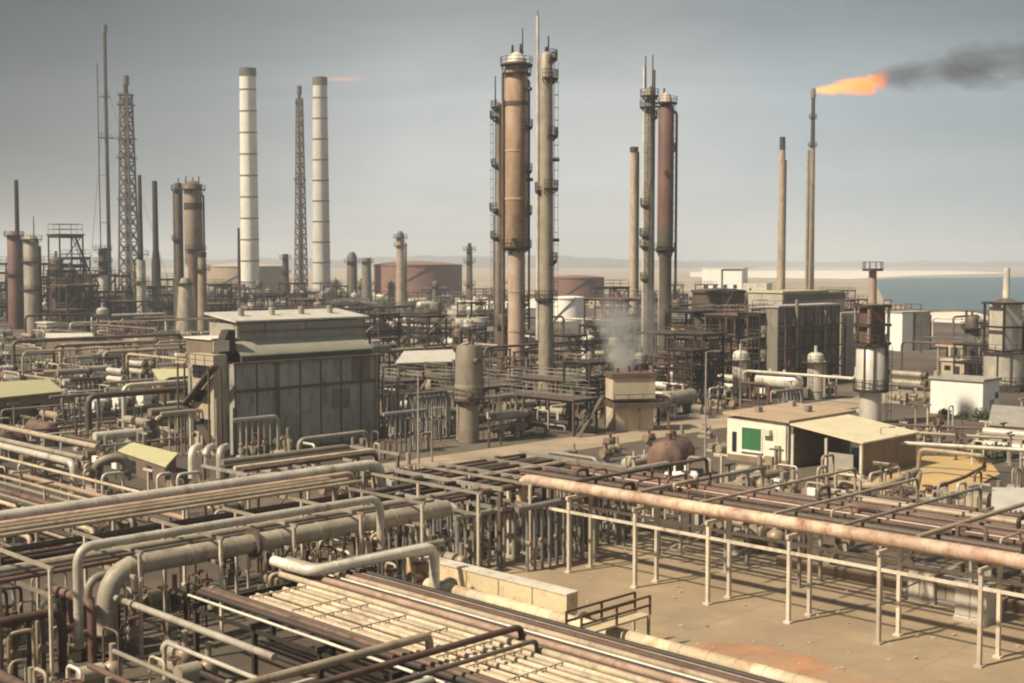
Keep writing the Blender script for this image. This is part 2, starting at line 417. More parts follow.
# ================================================================== the setting
def sheet(name, pts, m, z, sub=None):
    mb = MB(); mb.v = [Vector((p[0], p[1], z)) for p in pts]; mb.f = [tuple(range(len(pts)))]; mb.sm = [False]
    o = mb.build(name, m); tag(o, kind='structure'); return o
sheet('desert_plain', [(-6000, -400), (6000, -400), (6000, 8500), (-6000, 8500)], DESERT, -0.30)
sheet('ground', [(-520, -80), (420, -80), (420, 545), (130, 545), (130, 800), (-520, 800)], GROUND, 0.0)
def ragged(c, rx, ry, n, seed, amp=0.15):
    return None
pad_pts = [UV(S_at(470, -60) + 2, -60), UV(48.5, -58), UV(48.5, 10), UV(73.5, 10), UV(73.5, -60)]
sheet('concrete_pad', [UV(48.5, -62), UV(48.5, 10), UV(74, 10), UV(74, -62)], PAD, 0.006)
red = []
rnd = random.Random(3)
for i in range(15): red.append(UV(51.0 + rnd.uniform(-.2, .2), -43 + i * 3))
for i in range(44): red.append(UV(55.6 + rnd.uniform(-.9, .9) - (max(0, i - 36) * .5), -1 - i))
sheet('red_earth', red, REDE, 0.012)
sheet('road', [UV(66, -99), UV(66, -91.5), UV(185, -91.5), UV(185, -99)], ROAD, 0.008)
och = [G(880, 491), G(955, 496), G(1000, 474), G(985, 456), G(925, 456), G(893, 466), G(872, 482)]
sheet('ochre_earth', och, OCHRE, 0.01)
SEAM_ = bpy.data.materials.new('sea_water'); SEAM_.use_nodes = True
_t = SEAM_.node_tree; _b = _t.nodes['Principled BSDF']
_b.inputs['Base Color'].default_value = (0.07, 0.115, 0.125, 1); _b.inputs['Roughness'].default_value = 0.35
_n = _t.nodes.new('ShaderNodeTexNoise'); _n.inputs['Scale'].default_value = 0.08; _n.inputs['Detail'].default_value = 6
_g = _t.nodes.new('ShaderNodeNewGeometry'); _t.links.new(_g.outputs['Position'], _n.inputs['Vector'])
_bp = _t.nodes.new('ShaderNodeBump'); _bp.inputs['Strength'].default_value = 0.5; _bp.inputs['Distance'].default_value = 2
_t.links.new(_n.outputs[0], _bp.inputs['Height']); _t.links.new(_bp.outputs[0], _b.inputs['Normal'])
sheet('sea', [G(p, q) for p, q in ((884, 300), (874, 279.4), (905, 278), (1000, 277), (1120, 276.5), (1200, 302), (1060, 305), (1000, 309), (955, 312), (915, 310))], SEAM_, -0.10)
sheet('sand_spit', [G(p, q) for p, q in ((690, 277), (850, 279), (905, 276), (965, 274.3), (1010, 273.2), (1010, 272.4), (950, 270.8), (860, 270.2), (760, 270.5), (690, 272))], SANDM, -0.05)
sheet('beach', [G(p, q) for p, q in ((920, 321), (992, 325), (994, 317), (975, 312.5), (955, 311.5), (930, 312))], SANDM, 0.02)
def ridge(pts, Y, depth, m, seed):
    rings = []; n = 140
    xs = [pts[0][0] + (pts[-1][0] - pts[0][0]) * i / n for i in range(n + 1)]
    def h(px):
        for (a, b), (c, d) in zip(pts[:-1], pts[1:]):
            if a <= px <= c: return b + (d - b) * (px - a) / (c - a)
        return pts[-1][1]
    for j, f in enumerate((0, .35, .7, 1.0, .6, 0)):
        row = []
        for px in xs:
            y = Y + depth * j / 5; z = (Y0 - h(px)) / FPX * Y + 20
            z *= f * (0.85 + 0.35 * mnoise.noise(Vector((px * 0.03, j * .4, seed)))) if f else 0
            row.append(Vector((XP(px, Y) * (1 + 0.1 * j / 5), y, max(z, 0) - 0.5)))
        rings.append(row)
    mb = MB().quadstrip(rings, closed=False, cap=False); return mb
tag(ridge([(-200, 257), (150, 257), (230, 255), (340, 256), (400, 253), (500, 253), (560, 253), (640, 256), (700, 260), (760, 262)], 4200, 1200, HILLM, 1).build('hills', HILLM), kind='structure')
tag(ridge([(560, 262), (640, 259.5), (760, 259.5), (880, 260.5), (1040, 260), (1300, 262)], 5200, 1200, HILLM, 5).build('far_coast', HILLM), kind='structure')

# ================================================================== towers, stacks, chimneys
def tower(name, cat, label, px, Y, shells, plats=(), pipes=(), masts=(), ladder=None, nozz=(), pm=None, group=None, rail=True, km=None):
    k = MPP(Y); X = XP(px, Y); root = thing(name, label, cat, (X, Y, 0), 0, group)
    zz = lambda py: max(0.0, ZP(py, Y)); sg = 24 if shells[0][2][0][1] > 12 else 14
    rads = []
    for pn, m, prof in shells:
        pr = [(w / 2 * k, zz(py)) for py, w in prof]; rads += pr
        if pr[0][1] > pr[-1][1]: pr = pr[::-1]
        MB().lathe(pr, seg=sg).build(pn, m, root)
    pm = pm or DARK
    for py, ri, ro, a0, a1 in plats:
        z = zz(py); ri *= k; ro *= k; a0, a1 = R(a0), R(a1)
        p = MB().ringsector((0, 0), ri, ro, z, 0.25, a0, a1)
        for i in range(5):
            a = a0 + (a1 - a0) * i / 4; d = Vector((math.cos(a), math.sin(a), 0)); p.bar(d * ri + Z * (z - (ro - ri) * .8), d * ro + Z * z, 0.12)
        p = p.build('platform', pm, root)
        if rail:
            h = MB(); n = 12
            for q in (0.55, 1.1): h.ringsector((0, 0), ro - .05, ro + .03, z + .25 + q, 0.07, a0, a1)
            for i in range(n + 1):
                a = a0 + (a1 - a0) * i / n; d = Vector((math.cos(a), math.sin(a), 0)) * ro; h.bar(d + Z * (z + .2), d + Z * (z + 1.4), 0.07)
            h.build('handrail', pm, p)
    for dx, w, y0, y1, m in pipes:
        r = w / 2 * k; a = Vector((dx * k, -abs(w) * k * .2, zz(y1))); b = Vector((dx * k, -abs(w) * k * .2, zz(y0)))
        mb = MB()
        if abs(dx) > 9.5:
            mb.tube([a, b, Vector((0, 0, b.z + 2 * r))] , r, 8)
        else: mb.cyl(a, b, r, seg=8)
        mb.build('riser_pipe', m, root)
    for dx, w, y0, y1 in masts:
        MB().cyl((dx * k, 0, zz(y1)), (dx * k, 0, zz(y0)), w / 2 * k, w / 3 * k, 8).build('mast', pm, root)
    for a, y0, y1 in ([ladder] if ladder else []):
        d = Vector((math.cos(R(a)), math.sin(R(a)), 0)); z0, z1 = zz(y1), zz(y0)
        def rad(z):
            best = 0.2
            for i in range(len(rads) - 1):
                za, zb = rads[i][1], rads[i + 1][1]
                if min(za, zb) <= z <= max(za, zb): best = max(best, rads[i][0], rads[i + 1][0])
            return best
        rr = max(q[1] for q in shells[0][2]) / 2 * k + .12
        MB().ladder(d * rr + Z * z0, d * rr + Z * z1, d).build('ladder', pm, root)
    for a, py, r in nozz:
        d = Vector((math.cos(R(a)), math.sin(R(a)), 0)); rr = max(x for x, _ in rads); z = zz(py)
        MB().cyl(d * rr * .8 + Z * z, d * (rr + .7) + Z * z, r, seg=10).build('nozzle', pm, root)
    keep_xy(X, Y, max(x for x, _ in rads) + 2.5)
    return root

def chimney(px, Y, ytop, wt, wb, ybase, label, bands):
    k = MPP(Y); X = XP(px, Y); root = thing('chimney', label, 'chimney', (X, Y, 0), 0, 'banded concrete chimneys')
    zt = ZP(ytop, Y); rb, rt = wb / 2 * k, wt / 2 * k
    MB().lathe([(rb, 0), (rt, zt)], seg=32).build('shaft', CONC, root)
    MB().lathe([(rt * 1.06, zt - 3.5), (rt * 1.06, zt + .3), (rt * .8, zt + .3), (rt * .8, zt - 3.5)], seg=32).build('rim', BANDM, root)
    for i in range(bands):
        z = zt * (i + 1) / (bands + 1) ; r = rb + (rt - rb) * z / zt
        MB().ringsector((0, 0), r - .2, r + .18, z, .55, 0, 2 * math.pi, 32).build('band', BANDM, root)
    MB().ladder((rb * .3, -rb * 1.0, 2), (rt * .3, -rt * 1.0, zt - 2), (0, -1, 0), .6, .08, False).build('ladder', WALLG, root)
    MB().lathe([(rb * 1.5, 0), (rb * 1.5, 5), (rb, 7)], seg=24).build('plinth', WALLG, root)
    keep_xy(X, Y, rb + 4)
chimney(250, 620, 69, 16, 18.5, 304, 'taller pale banded concrete chimney with dark rim, standing alone', 10)
chimney(321.5, 620, 78, 14, 18, 304, 'shorter pale banded concrete chimney beside the lattice mast', 10)
land('taller concrete chimney', 250, 290, 620); land('shorter concrete chimney', 321, 290, 620)

def lattice_mast(name, label, px, Y, ytop, ybase, wt, wb, stackw, stop=None, arms=(), rows=16, group=None, guyx=None, leg=.16):
    k = MPP(Y); X = XP(px, Y); root = thing(name, label, 'flare mast', (X, Y, 0), 0, group)
    zt = ZP(ytop, Y); stz = ZP(stop, Y) if stop else zt
    MB().cyl((0, 0, 0), (0, 0, stz), stackw / 2 * k, seg=10).build('stack', DARK, root)
    MB().cyl((0, 0, stz - 3), (0, 0, stz + 1), stackw / 2 * k * 1.5, seg=10).build('flare_tip', BANDM, root)
    mb = MB(); hw = lambda z: (wb + (wt - wb) * min(1, z / zt)) / 2 * k
    ang = [R(25 + 90 * i) for i in range(4)] if wt > 4 else [R(10 + 120 * i) for i in range(3)]
    n = len(ang); P = lambda i, z: Vector((math.cos(ang[i % n]), math.sin(ang[i % n]), 0)) * hw(z) * 1.25 + Z * z
    for i in range(n): mb.bar(P(i, 0), P(i, zt * .97), leg * 1.6)
    for j in range(rows):
        z0, z1 = zt * .97 * j / rows, zt * .97 * (j + 1) / rows
        for i in range(n):
            mb.bar(P(i, z1), P(i + 1, z1), leg); mb.bar(P(i, z0), P(i + 1, z1), leg); mb.bar(P(i + 1, z0), P(i, z1), leg)
    mb.build('lattice', STEEL, root)
    for py, half in arms:
        z = ZP(py, Y); MB().box((0, 0, z), (half * 2 * k, half * 1.2 * k, .35)).railing([(-half * k, -half * .6 * k, z), (half * k, -half * .6 * k, z)], 1.2, .1).build('platform', DARK, root)
    if guyx:
        mb = MB(); a = Vector((guyx * k, 0, 0))
        mb.cyl(a, a + Z * zt * .87, .28, seg=8).build('riser_pipe', STEEL, root)
        for f in (.3, .47, .62, .75): MB().bar(a + Z * zt * f, Z * zt * f, .3).build('strut', STEEL, root)
        for d in ((-.18, .3), (.16, .3), (0, -.25)):
            MB().cyl((d[0] * zt, d[1] * zt, 0), (0, 0, zt * .8), .07, seg=5).build('guy_wire', DARK, root)
    keep_xy(X, Y, 6)
    return root
lattice_mast('flare_mast', 'tallest thin guyed flare mast with a side riser pipe, dark against the sky', 109, 600, 27, 300, 1.6, 3.5, 3.4, arms=((97, 4), (138, 7)), rows=26, guyx=-8, leg=.16)
lattice_mast('flare_mast', 'square steel lattice derrick round a dark flare stack, next to the guyed mast', 129, 560, 88, 300, 9, 17, 4.5, stop=78, arms=((95, 7), (105, 8), (139, 9), (158, 9), (200, 9)), rows=16, leg=.42)
lattice_mast('flare_mast', 'slender lattice mast between the two concrete chimneys', 301, 640, 92, 300, 5, 11, 3.2, stop=88, arms=((104, 4), (180, 6)), rows=20, leg=.32)
land('guyed flare mast', 108, 280, 600); land('lattice derrick', 128, 270, 560)

# main twin of process columns in the middle
tower('process_column', 'column', 'tall rust orange column with dark platform ring crown, widest of the middle group', 516.5, 219,
      [('shell', ORANGE, [(60, 19), (66, 22.5), (246, 23), (250, 17)]), ('head', PALE, [(52, 4), (55, 14), (62, 20.5)]), ('skirt', PINK, [(249, 17), (345, 17.3), (384, 18.5)]),
       ('stiffener_ring', RUSTP, [(102, 24.2), (106, 24.2)]), ('stiffener_ring', ORANGE, [(150, 23.6), (152, 23.6)]), ('stiffener_ring', ORANGE, [(198, 23.8), (200, 23.8)]), ('stiffener_ring', PINK, [(290, 18), (292, 18)]), ('stiffener_ring', PINK, [(330, 18.2), (332, 18.2)]), ('base_ring', DARK, [(246, 25.5), (251, 25.5)])],
      plats=[(66, 11, 16, -200, 80), (75, 11.3, 14.5, -180, 60), (128, 11.3, 16, -60, 40), (172, 11.3, 15.5, -60, 50), (214, 11.3, 15.5, -50, 40), (305, 7.5, 12, -60, 60), (248, 8, 15, -180, 30)],
      pipes=[(-13.5, 3, 72, 378, STEEL), (12.5, 2.2, 80, 330, STEEL)], masts=[(6, 1.4, 28, 56), (-4, 3, 45, 54), (4, 3, 44, 54)], ladder=(-60, 76, 370), nozz=[(-30, 90, .3), (-20, 180, .3), (-100, 240, .35)])
tower('process_column', 'column', 'pale slim column with thin antenna pipe, nearest of the middle group', 546, 190,
      [('shell', GREYP, [(52, 6), (55, 12), (90, 13), (140, 13.5), (398, 15)]), ('skirt', GREYP, [(388, 17), (402, 17)])],
      plats=[(60, 6.5, 11, -70, 60), (80, 6.5, 11.5, -110, 50), (137, 7, 11.5, -80, 40), (190, 7, 12, -100, 50), (192, 7, 11, 120, 220), (262, 7, 11, -60, 40), (300, 7, 11, -180, -10)],
      pipes=[(-8.5, 3.2, 16, 340, PALE)], masts=[(2, 2, 36, 53), (0, 4, 47, 54), (-8.5, 1.0, 10, 20)], ladder=(-20, 62, 392), nozz=[(-10, 160, .25), (10, 240, .25)])
tower('process_column', 'column', 'grey column with small side balconies, tucked behind the rust orange column', 498.5, 260,
      [('shell', STEEL, [(103, 4), (106, 6.5), (215, 7), (216, 10), (357, 10.5)])],
      plats=[(118, 3.4, 8.5, 110, 260), (108, 3.4, 7.5, 90, 270), (166, 3.4, 7, 120, 250), (210, 4, 9, 120, 260), (238, 5, 8, 120, 260)],
      pipes=[(5.5, 2.4, 100, 350, STEEL)], masts=[(-3, 1.6, 76, 106)], ladder=(-150, 110, 350))
land('rust orange column', 516, 350, 219); land('pale slim column', 546, 380, 190)
# second group
tower('process_column', 'column', 'dark red brown column with white lower patch and dome head', 665, 258,
      [('shell', DRED, [(103, 10), (108, 15.5), (226, 16)]), ('head', PINK, [(92, 3), (95, 9), (104, 14)]), ('lower_shell', STEEL, [(226, 16), (252, 16), (258, 13), (345, 13.5), (364, 15)]), ('ring', DARK, [(247, 18), (252, 18)])],
      plats=[(104, 7, 11, -190, 40), (150, 8, 11, -50, 40), (250, 8, 11, -180, 30)],
      pipes=[(10.5, 2.6, 112, 300, STEEL), (-5, 3.5, 228, 345, PALE)], masts=[(-2, 2.4, 88, 94)], ladder=(-40, 106, 240), nozz=[(-90, 173, .5)])
tower('process_column', 'column', 'paired slender column with two thin vent tips beside the dark red column', 648.5, 239,
      [('shell', GREYP, [(86, 4), (90, 7), (180, 8), (190, 10), (360, 10.5)])],
      plats=[(97, 3.5, 9, -200, 20), (108, 3.5, 9.5, -230, -10), (118, 3.5, 8, -60, 60), (206, 5, 8.5, 120, 260), (236, 5, 9, 120, 260), (247, 5, 9, 100, 250), (280, 5, 8, 100, 250)],
      pipes=[(-5.5, 2.2, 66, 350, PALE), (4.5, 2.4, 70, 355, STEEL)], masts=[(-4, 1.6, 56, 88), (3, 1.6, 55, 88)], ladder=(-120, 100, 350))
tower('vent_stack', 'stack', 'plain yellowish vent stack with dark edge pipe behind the paired column', 633.5, 330,
      [('shell', TANP, [(150, 7), (300, 8), (318, 9)]), ('rim', DARK, [(147, 8.5), (152, 8.5)])], pipes=[(4.3, 1.8, 152, 312, DARK)])
land('dark red column', 666, 340, 258)
# stacks by the flare
tower('vent_stack', 'stack', 'plain tan stack with dark tip on the turbine hall, shorter than the burning flare', 781, 470,
      [('shell', TANP, [(150, 6.2), (328, 8.5)]), ('tip', DARK, [(137, 5.6), (151, 6)])], pipes=[(3.6, 1.6, 160, 325, DARK)])
fl = tower('flare_stack', 'flare stack', 'tall burning flare stack with thin dark upper pipe and paired pale lower pipes', 811, 480,
      [('upper_pipe', DARK, [(95, 3.6), (148, 4.6)]), ('lower_pipe', TANP, [(146, 5), (330, 7)]), ('flare_tip', BANDM, [(88, 3), (90, 5), (98, 5)])],
      plats=[(118, 1.5, 4, 0, 360), (146, 2, 4.5, 0, 360)], pipes=[(-4.6, 3.0, 150, 328, GREYP)])
tower('vent_stack', 'stack', 'thin dark free standing stack above the beach', 967.5, 270, [('shell', DARK, [(310, 2.2), (386, 3.2)])], plats=[(330, 1, 3, 0, 360)])
land('burning flare stack', 810, 290, 480)
# left hand towers
tower('vent_stack', 'stack', 'thin dark stack rising above the dark maroon vessel at the far west edge', 18, 410, [('shell', DARK, [(180, 4), (344, 5)])], plats=[(236, 2, 6, 0, 360)])
tower('process_vessel', 'vessel', 'dark maroon upright vessel under the thin dark stack', 14.5, 385, [('shell', DRED, [(231, 6), (235, 13), (349, 14)])], plats=[(236, 6, 9.5, -200, 20), (275, 6.5, 9, -160, 0)], pipes=[(8, 2, 240, 340, STEEL)])
tower('process_vessel', 'vessel', 'grey tan upright vessel beside the dark maroon vessel', 31.5, 365, [('shell', GREYP, [(235, 8), (240, 15), (353, 16)])], plats=[(240, 8, 10.5, -200, 20), (262, 8, 10, -180, 0), (290, 8, 10, -180, 0)], masts=[(3, 1.3, 216, 238)], pipes=[(9, 2.2, 246, 345, DARK)])
tower('process_column', 'column', 'pale footed column with thin dark upper stack beside the lattice derrick', 141, 385, [('upper_shell', DARK, [(175, 3.6), (262, 5)]), ('shell', PALE, [(260, 9), (346, 10)])], plats=[(255, 4, 8, 0, 360), (282, 5, 8, -180, 0)], pipes=[(-6.5, 2, 264, 340, STEEL)])
tower('vent_stack', 'stack', 'dark plain stack with wider foot between the derrick and the crowned columns', 156, 430, [('shell', DARK, [(181, 5), (250, 6), (262, 9), (339, 10)])])
tower('process_column', 'column', 'dark topped column with pale foot below the guyed mast', 103, 395, [('shell', STEEL, [(248, 8), (252, 9), (275, 9.5)]), ('skirt', PALE, [(274, 8), (345, 8.5)])], plats=[(250, 5, 9, 0, 360), (262, 5, 9, 0, 360), (272, 5, 9, 0, 360)], masts=[(-2, 1.4, 240, 250)])
tower('process_column', 'column', 'thick brown column under the dark crown platform, with soot band', 194, 353, [('shell', BRNC, [(184, 17), (206, 17.5), (262, 18), (268, 12), (356, 13)]), ('soot_band', DARK, [(203, 17.9), (210, 17.9)]), ('head', STEEL, [(181, 8), (185, 17)])],
      plats=[(190, 8, 12.5, 0, 360), (250, 9, 12, -120, 20)], masts=[(-7, 1.5, 176, 186), (0, 1.5, 177, 186), (6, 1.5, 176, 186)], nozz=[(-50, 230, .4)], pipes=[(10.5, 2, 195, 300, DARK)])
tower('process_column', 'column', 'thinner brown grey column joined to the thick crowned column', 179.5, 357, [('shell', STEEL, [(183, 7), (190, 8), (352, 9)])], plats=[(190, 4, 7, 90, 270), (240, 4, 7, 90, 270)], masts=[(0, 1.5, 178, 186)], pipes=[(-5, 1.8, 192, 340, GREYP)])
tower('process_vessel', 'vessel', 'pale conical vessel at the foot of the crowned columns', 185, 338, [('shell', GREYP, [(278, 8), (284, 13), (330, 20), (360, 20)])], plats=[(284, 6, 9, 0, 360)])
tower('process_column', 'column', 'short yellowish column with dark cap beside the crowned columns', 202, 345, [('shell', TANP, [(255, 8), (358, 11)]), ('cap', DARK, [(251, 4), (252, 9), (257, 9)])], plats=[(270, 5, 8, -180, 0)])
land('crowned brown columns', 190, 310, 353); land('dark maroon vessel', 15, 310, 385)
tower('process_column', 'column', 'small pinkish column with fuzzy platform top before the red brown tank', 400.5, 480, [('shell', PINK, [(238, 8), (331, 9.5)]), ('head', STEEL, [(231, 3), (234, 7), (240, 8)])], plats=[(238, 4, 7, 0, 360), (246, 4, 6.5, 0, 360)], pipes=[(5.5, 1.8, 244, 325, STEEL)])
tower('process_column', 'column', 'slim dark column standing in the open ground before the rust orange column', 469.5, 500, [('shell', STEEL, [(248, 5.5), (314, 7)]), ('head', DARK, [(243, 3), (249, 5)])], plats=[(250, 2.8, 6.5, 0, 360), (262, 3, 6, -180, 0), (285, 3, 6, -180, 0)])
tower('process_column', 'column', 'stubby dark grey column between the shorter chimney and the pinkish column', 352, 540, [('shell', STEEL, [(252, 5), (257, 10), (324, 11)])], plats=[(262, 5, 8, 0, 360)])
tower('process_column', 'column', 'stubby pale grey column beside the stubby dark grey column', 366.5, 530, [('shell', GREYP, [(258, 9), (325, 11)])], plats=[(262, 4.5, 7, -180, 30)])
tower('process_column', 'column', 'short dark column between the concrete chimneys', 285.5, 560, [('shell', DARK, [(254, 6), (322, 8)])], plats=[(258, 3, 6, 0, 360), (272, 3, 6, 0, 360)])
tower('vent_stack', 'stack', 'thin dark pole stack just before the taller concrete chimney', 239, 470, [('shell', DARK, [(228, 2.4), (333, 3.6)])])
# vessel by the grey shed
tower('process_vessel', 'vessel', 'grey upright vessel with wide dark top on a narrower pale foot', 468.5, 142.5,
      [('shell', VESG, [(345, 24), (350, 27), (386, 27.5)]), ('neck_band', GREYP, [(384, 28.5), (399, 28.5)]), ('skirt', VESG, [(398, 20), (443, 21), (446, 24)])],
      plats=[(350, 13, 16, 60, 200), (400, 10, 16, -180, 0)], pipes=[(-11, 3, 346, 440, GREYP)], masts=[(-9, 2.5, 334, 348), (4, 3, 338, 348)], ladder=(-10, 352, 440), nozz=[(-90, 392, .4), (-60, 360, .3)], pm=STEEL)
land('grey upright vessel', 468, 400, 142)

# fired heaters
def heater(px, Y, yb, drum, box, stub, cap, label, bodym, stubm):
    k = MPP(Y); X = XP(px, Y); root = thing('fired_heater', label, 'heater', (X, Y, 0), R(20))
    z = lambda py: max(0, ZP(py, Y))
    (d0, d1, dw), (b0, b1, bw), (s0, s1, sw) = drum, box, stub
    MB().lathe([(dw * .37 * k, z(yb)), (dw * .37 * k, z(d1))], seg=24).build('pedestal', bodym, root)
    MB().lathe([(dw / 2 * k, z(d1)), (dw / 2 * k, z(d0)), (bw * .45 * k, z(d0) + .3)], seg=28).build('drum', bodym, root)
    for py in (d0 + 1, d1 - (d1 - d0) * .02):
        p = MB().ringsector((0, 0), dw / 2 * k - .1, (dw / 2 + 2.5) * k, z(py), .3, 0, 2 * math.pi, 24).build('platform', DARK, root)
        h = MB(); ro = (dw / 2 + 2.3) * k
        for q in (.55, 1.1): h.ringsector((0, 0), ro - .04, ro + .04, z(py) + .3 + q, .07, 0, 2 * math.pi, 24)
        for i in range(14):
            d = Vector((math.cos(i * math.pi / 7), math.sin(i * math.pi / 7), 0)) * ro; h.bar(d + Z * (z(py) + .2), d + Z * (z(py) + 1.4), .07)
        h.build('handrail', DARK, p)
    hw = bw / 2 * k
    MB().box((0, 0, (z(b1) + z(b0)) / 2), (hw * 1.35, hw * 1.35, z(b0) - z(b1))).build('convection_box', DRED if bodym is not PALE else PALE, root)
    for sx in (-1, 1):
        for sy in (-1, 1): MB().box((sx * hw * .88, sy * hw * .88, (z(b1) + z(b0)) / 2), (.28, .28, z(b0) - z(b1))).build('post', GALV if bodym is not PALE else DARK, root)
    for f in (0, .5, 1):
        zz = z(b1) + (z(b0) - z(b1)) * f
        mb = MB()
        for a, b in (((-1, -1), (1, -1)), ((1, -1), (1, 1)), ((1, 1), (-1, 1)), ((-1, 1), (-1, -1))): mb.bar((a[0] * hw, a[1] * hw, zz), (b[0] * hw, b[1] * hw, zz), .3)
        mb.build('frame_beam', DARK, root)
    MB().lathe([(hw * .95, z(b0)), (sw / 2 * k, z(s1)), ], seg=20).build('hood', STEEL, root)
    MB().lathe([(sw / 2 * k, z(s1)), (sw * .44 * k, z(s0))], seg=20).build('stub_stack', stubm, root)
    cy, cw = cap
    if cw:
        p = MB().ringsector((0, 0), sw * .4 * k, cw / 2 * k, z(cy), .3, 0, 2 * math.pi, 20).build('cap_platform', DARK, root)
        h = MB()
        for i in range(10):
            d = Vector((math.cos(i * math.pi / 5), math.sin(i * math.pi / 5), 0)) * cw / 2 * k * .95; h.bar(d + Z * z(cy), d + Z * (z(cy) + 1.1), .08)
        h.ringsector((0, 0), cw / 2 * k * .92, cw / 2 * k * .98, z(cy) + 1.05, .08, 0, 2 * math.pi, 20).build('handrail', DARK, p)
    r = dw / 2 * k
    MB().ladder((r * .6, -r * .95, 0), (r * .6, -r * .95, z(d0)), (0.4, -1, 0)).build('ladder', DARK, root)
    for a in (-150, -115, -60, -20):
        d = Vector((math.cos(R(a)), math.sin(R(a)), 0)) * (r + .12)
        MB().bar(d + Z * z(d1), d + Z * z(d0), .16).build('stiffener', STEEL, root)
    keep_xy(X, Y, r + 3); keep_xy(X * .93, Y * .93, 6); keep_xy(X * .86, Y * .86, 6); return root
heater(873, 158, 430, (345, 392, 30), (306, 343, 26), (271, 303, 8.5), (271, 20), 'cylindrical fired heater with dark framed top box and pink stub stack', SILV, PINK)
heater(1007, 200, 396, (352, 386, 40), (303, 350, 32), (268, 298, 7), (268, 0), 'silver bodied heater in dark frame with pale stub stack by the sea', PALE, PALE)
land('cylindrical fired heater', 873, 400, 158); land('silver bodied heater', 1005, 350, 200)

# ------------------------------------------------------------------ storage tanks
def tank(px, Y, w, ytop, m, label, stair=True):
    k = MPP(Y); X = XP(px, Y); r = w / 2 * k; zt = ZP(ytop, Y); root = thing('storage_tank', label, 'tank', (X, Y, 0))
    MB().lathe([(r, 0), (r, zt)], seg=48).build('shell', m, root)
    MB().lathe([(r * 1.005, zt), (r * .6, zt + r * .05), (0.2, zt + r * .08)], seg=48, smooth=False).build('roof', m, root)
    MB().ringsector((0, 0), r, r + .35, zt - .5, .4, 0, 2 * math.pi, 48).build('rim', m, root)
    mb = MB(); n = 14                                  # spiral stair up the side
    for i in range(n if stair else 0):
        a0, a1 = R(-150 + i * 6), R(-150 + (i + 1) * 6)
        mb.bar((math.cos(a0) * (r + .2), math.sin(a0) * (r + .2), zt * i / n), (math.cos(a1) * (r + .2), math.sin(a1) * (r + .2), zt * (i + 1) / n), .3, .35)
    if stair: mb.build('stair', STEEL, root)
    keep_xy(X, Y, r + 2)
tank(246, 735, 80, 266, TANKT, 'wide low tan storage tank behind the taller concrete chimney')
tank(418, 645, 88, 264.5, TANKR, 'wide red brown storage tank before the low ridge')
tank(578, 600, 52, 277, TANKR, 'red brown storage tank behind the small white tank')
tank(568.5, 440, 32, 297, WHITE, 'small bright white tank beside the pale slim column')
tank(719, 252, 52, 290, TANKD, 'dark brown tank in front of the two white tanks')
wf_x = D(724, Y0, 560); fwb = thing('white_building', 'long low white building above the dark brown tank', 'building', (wf_x.x, 560, 0), R(-28))
MB().box((-4.2, 0, 8.4), (8.6, 8, 16.8)).build('wall', WHITE, fwb); MB().box((5.0, .6, 8.6), (8.4, 8, 17.2)).build('wall', WHITE, fwb); MB().box((.4, .3, 17.3), (19, 9, .3)).build('roof', ROOFW, fwb); MB().box((14.5, 1, 5.5), (11, 8, 11)).build('annex', PALE, fwb)
for i in range(4): MB().box((-7 + i * 4.4, -4.05 + (.6 if i > 1 else 0), 9.5), (1.6, .12, 1.6)).build('window', GLASS, fwb)
keep_xy(24, 440, 22); keep_xy(D(568,0,360).x, 360, 10); keep_xy(D(568,0,300).x, 300, 8)
land('red brown tank', 418, 290, 645); land('small white tank', 568, 305, 440); land('dark brown tank', 718, 310, 252)

# ================================================================== buildings
def gable(px, py): return G(px, py)
# wide grey shed
A = G(235, 455); sA, cA = A.dot(U), A.dot(V)
sh = thing('industrial_shed', 'wide grey clad shed with stepped pale roofs and dark wall seams', 'shed', (A.x, A.y, 0), RZU)   # local x along u, y away from camera (-v)
L_, DP, HT = 19.3, 9.0, 9.4
MB().box((L_ / 2, DP / 2, HT / 2), (L_, DP, HT)).build('wall', SHEDW, sh)
for i in range(0, 8): MB().box((i * L_ / 7 + (.08 if i == 0 else -.08 if i == 7 else 0), -.04, HT / 2), (.14, .1, HT - .1)).build('seam', SEAM, sh)
MB().box((L_ / 2, -.05, HT * .70), (L_, .14, .3)).build('girt', SEAM, sh)
MB().box((L_ / 2, -.12, HT + .06), (L_ + .3, .3, .26)).build('eave', SHEDD, sh)
def slab4(mb, p, t=.12):
    p = [Vector(q) for q in p]; return mb.hexa([q - Z * t for q in p] + p)
slab4(MB(), [(1.6, .8, 10.2), (L_ - .2, .8, 10.2), (L_ - .2, 3.4, 11.6), (1.6, 3.4, 11.6)]).build('lower_roof', ROOFG, sh)
MB().box((L_ / 2 + .6, 2.2, HT + .45), (L_ - 2.2, 2.2, .9)).build('clerestory_gap', SEAM, sh)
MB().box((11.4, 6.2, (HT + 13.4) / 2), (17.4, 5.4, 13.4 - HT)).build('upper_wall', WALLG, sh)
MB().box((11.4, 3.44, 12.5), (17, .12, .2)).build('upper_girt', SHEDD, sh)
slab4(MB(), [(2.3, 3.1, 13.75), (20.4, 3.1, 13.75), (20.4, 9.3, 14.5), (2.3, 9.3, 14.5)], .2).build('upper_roof', ROOFW, sh)
MB().box((-.8, 3.6, 5.2), (1.6, 4.6, 10.4)).build('stair_tower', FURN, sh)
MB().box((1.2, 6.2, 10.6), (3, 5.2, 2.4)).build('loft_wall', BROWNW, sh); MB().box((1.2, 6.2, 11.9), (3.4, 5.6, .16)).build('loft_roof', ROOFW, sh)
for zz_ in (3, 6, 8.6): MB().box((-1.65, 3.6, zz_), (.12, 3.2, 1.3)).build('window', GLASS, sh)
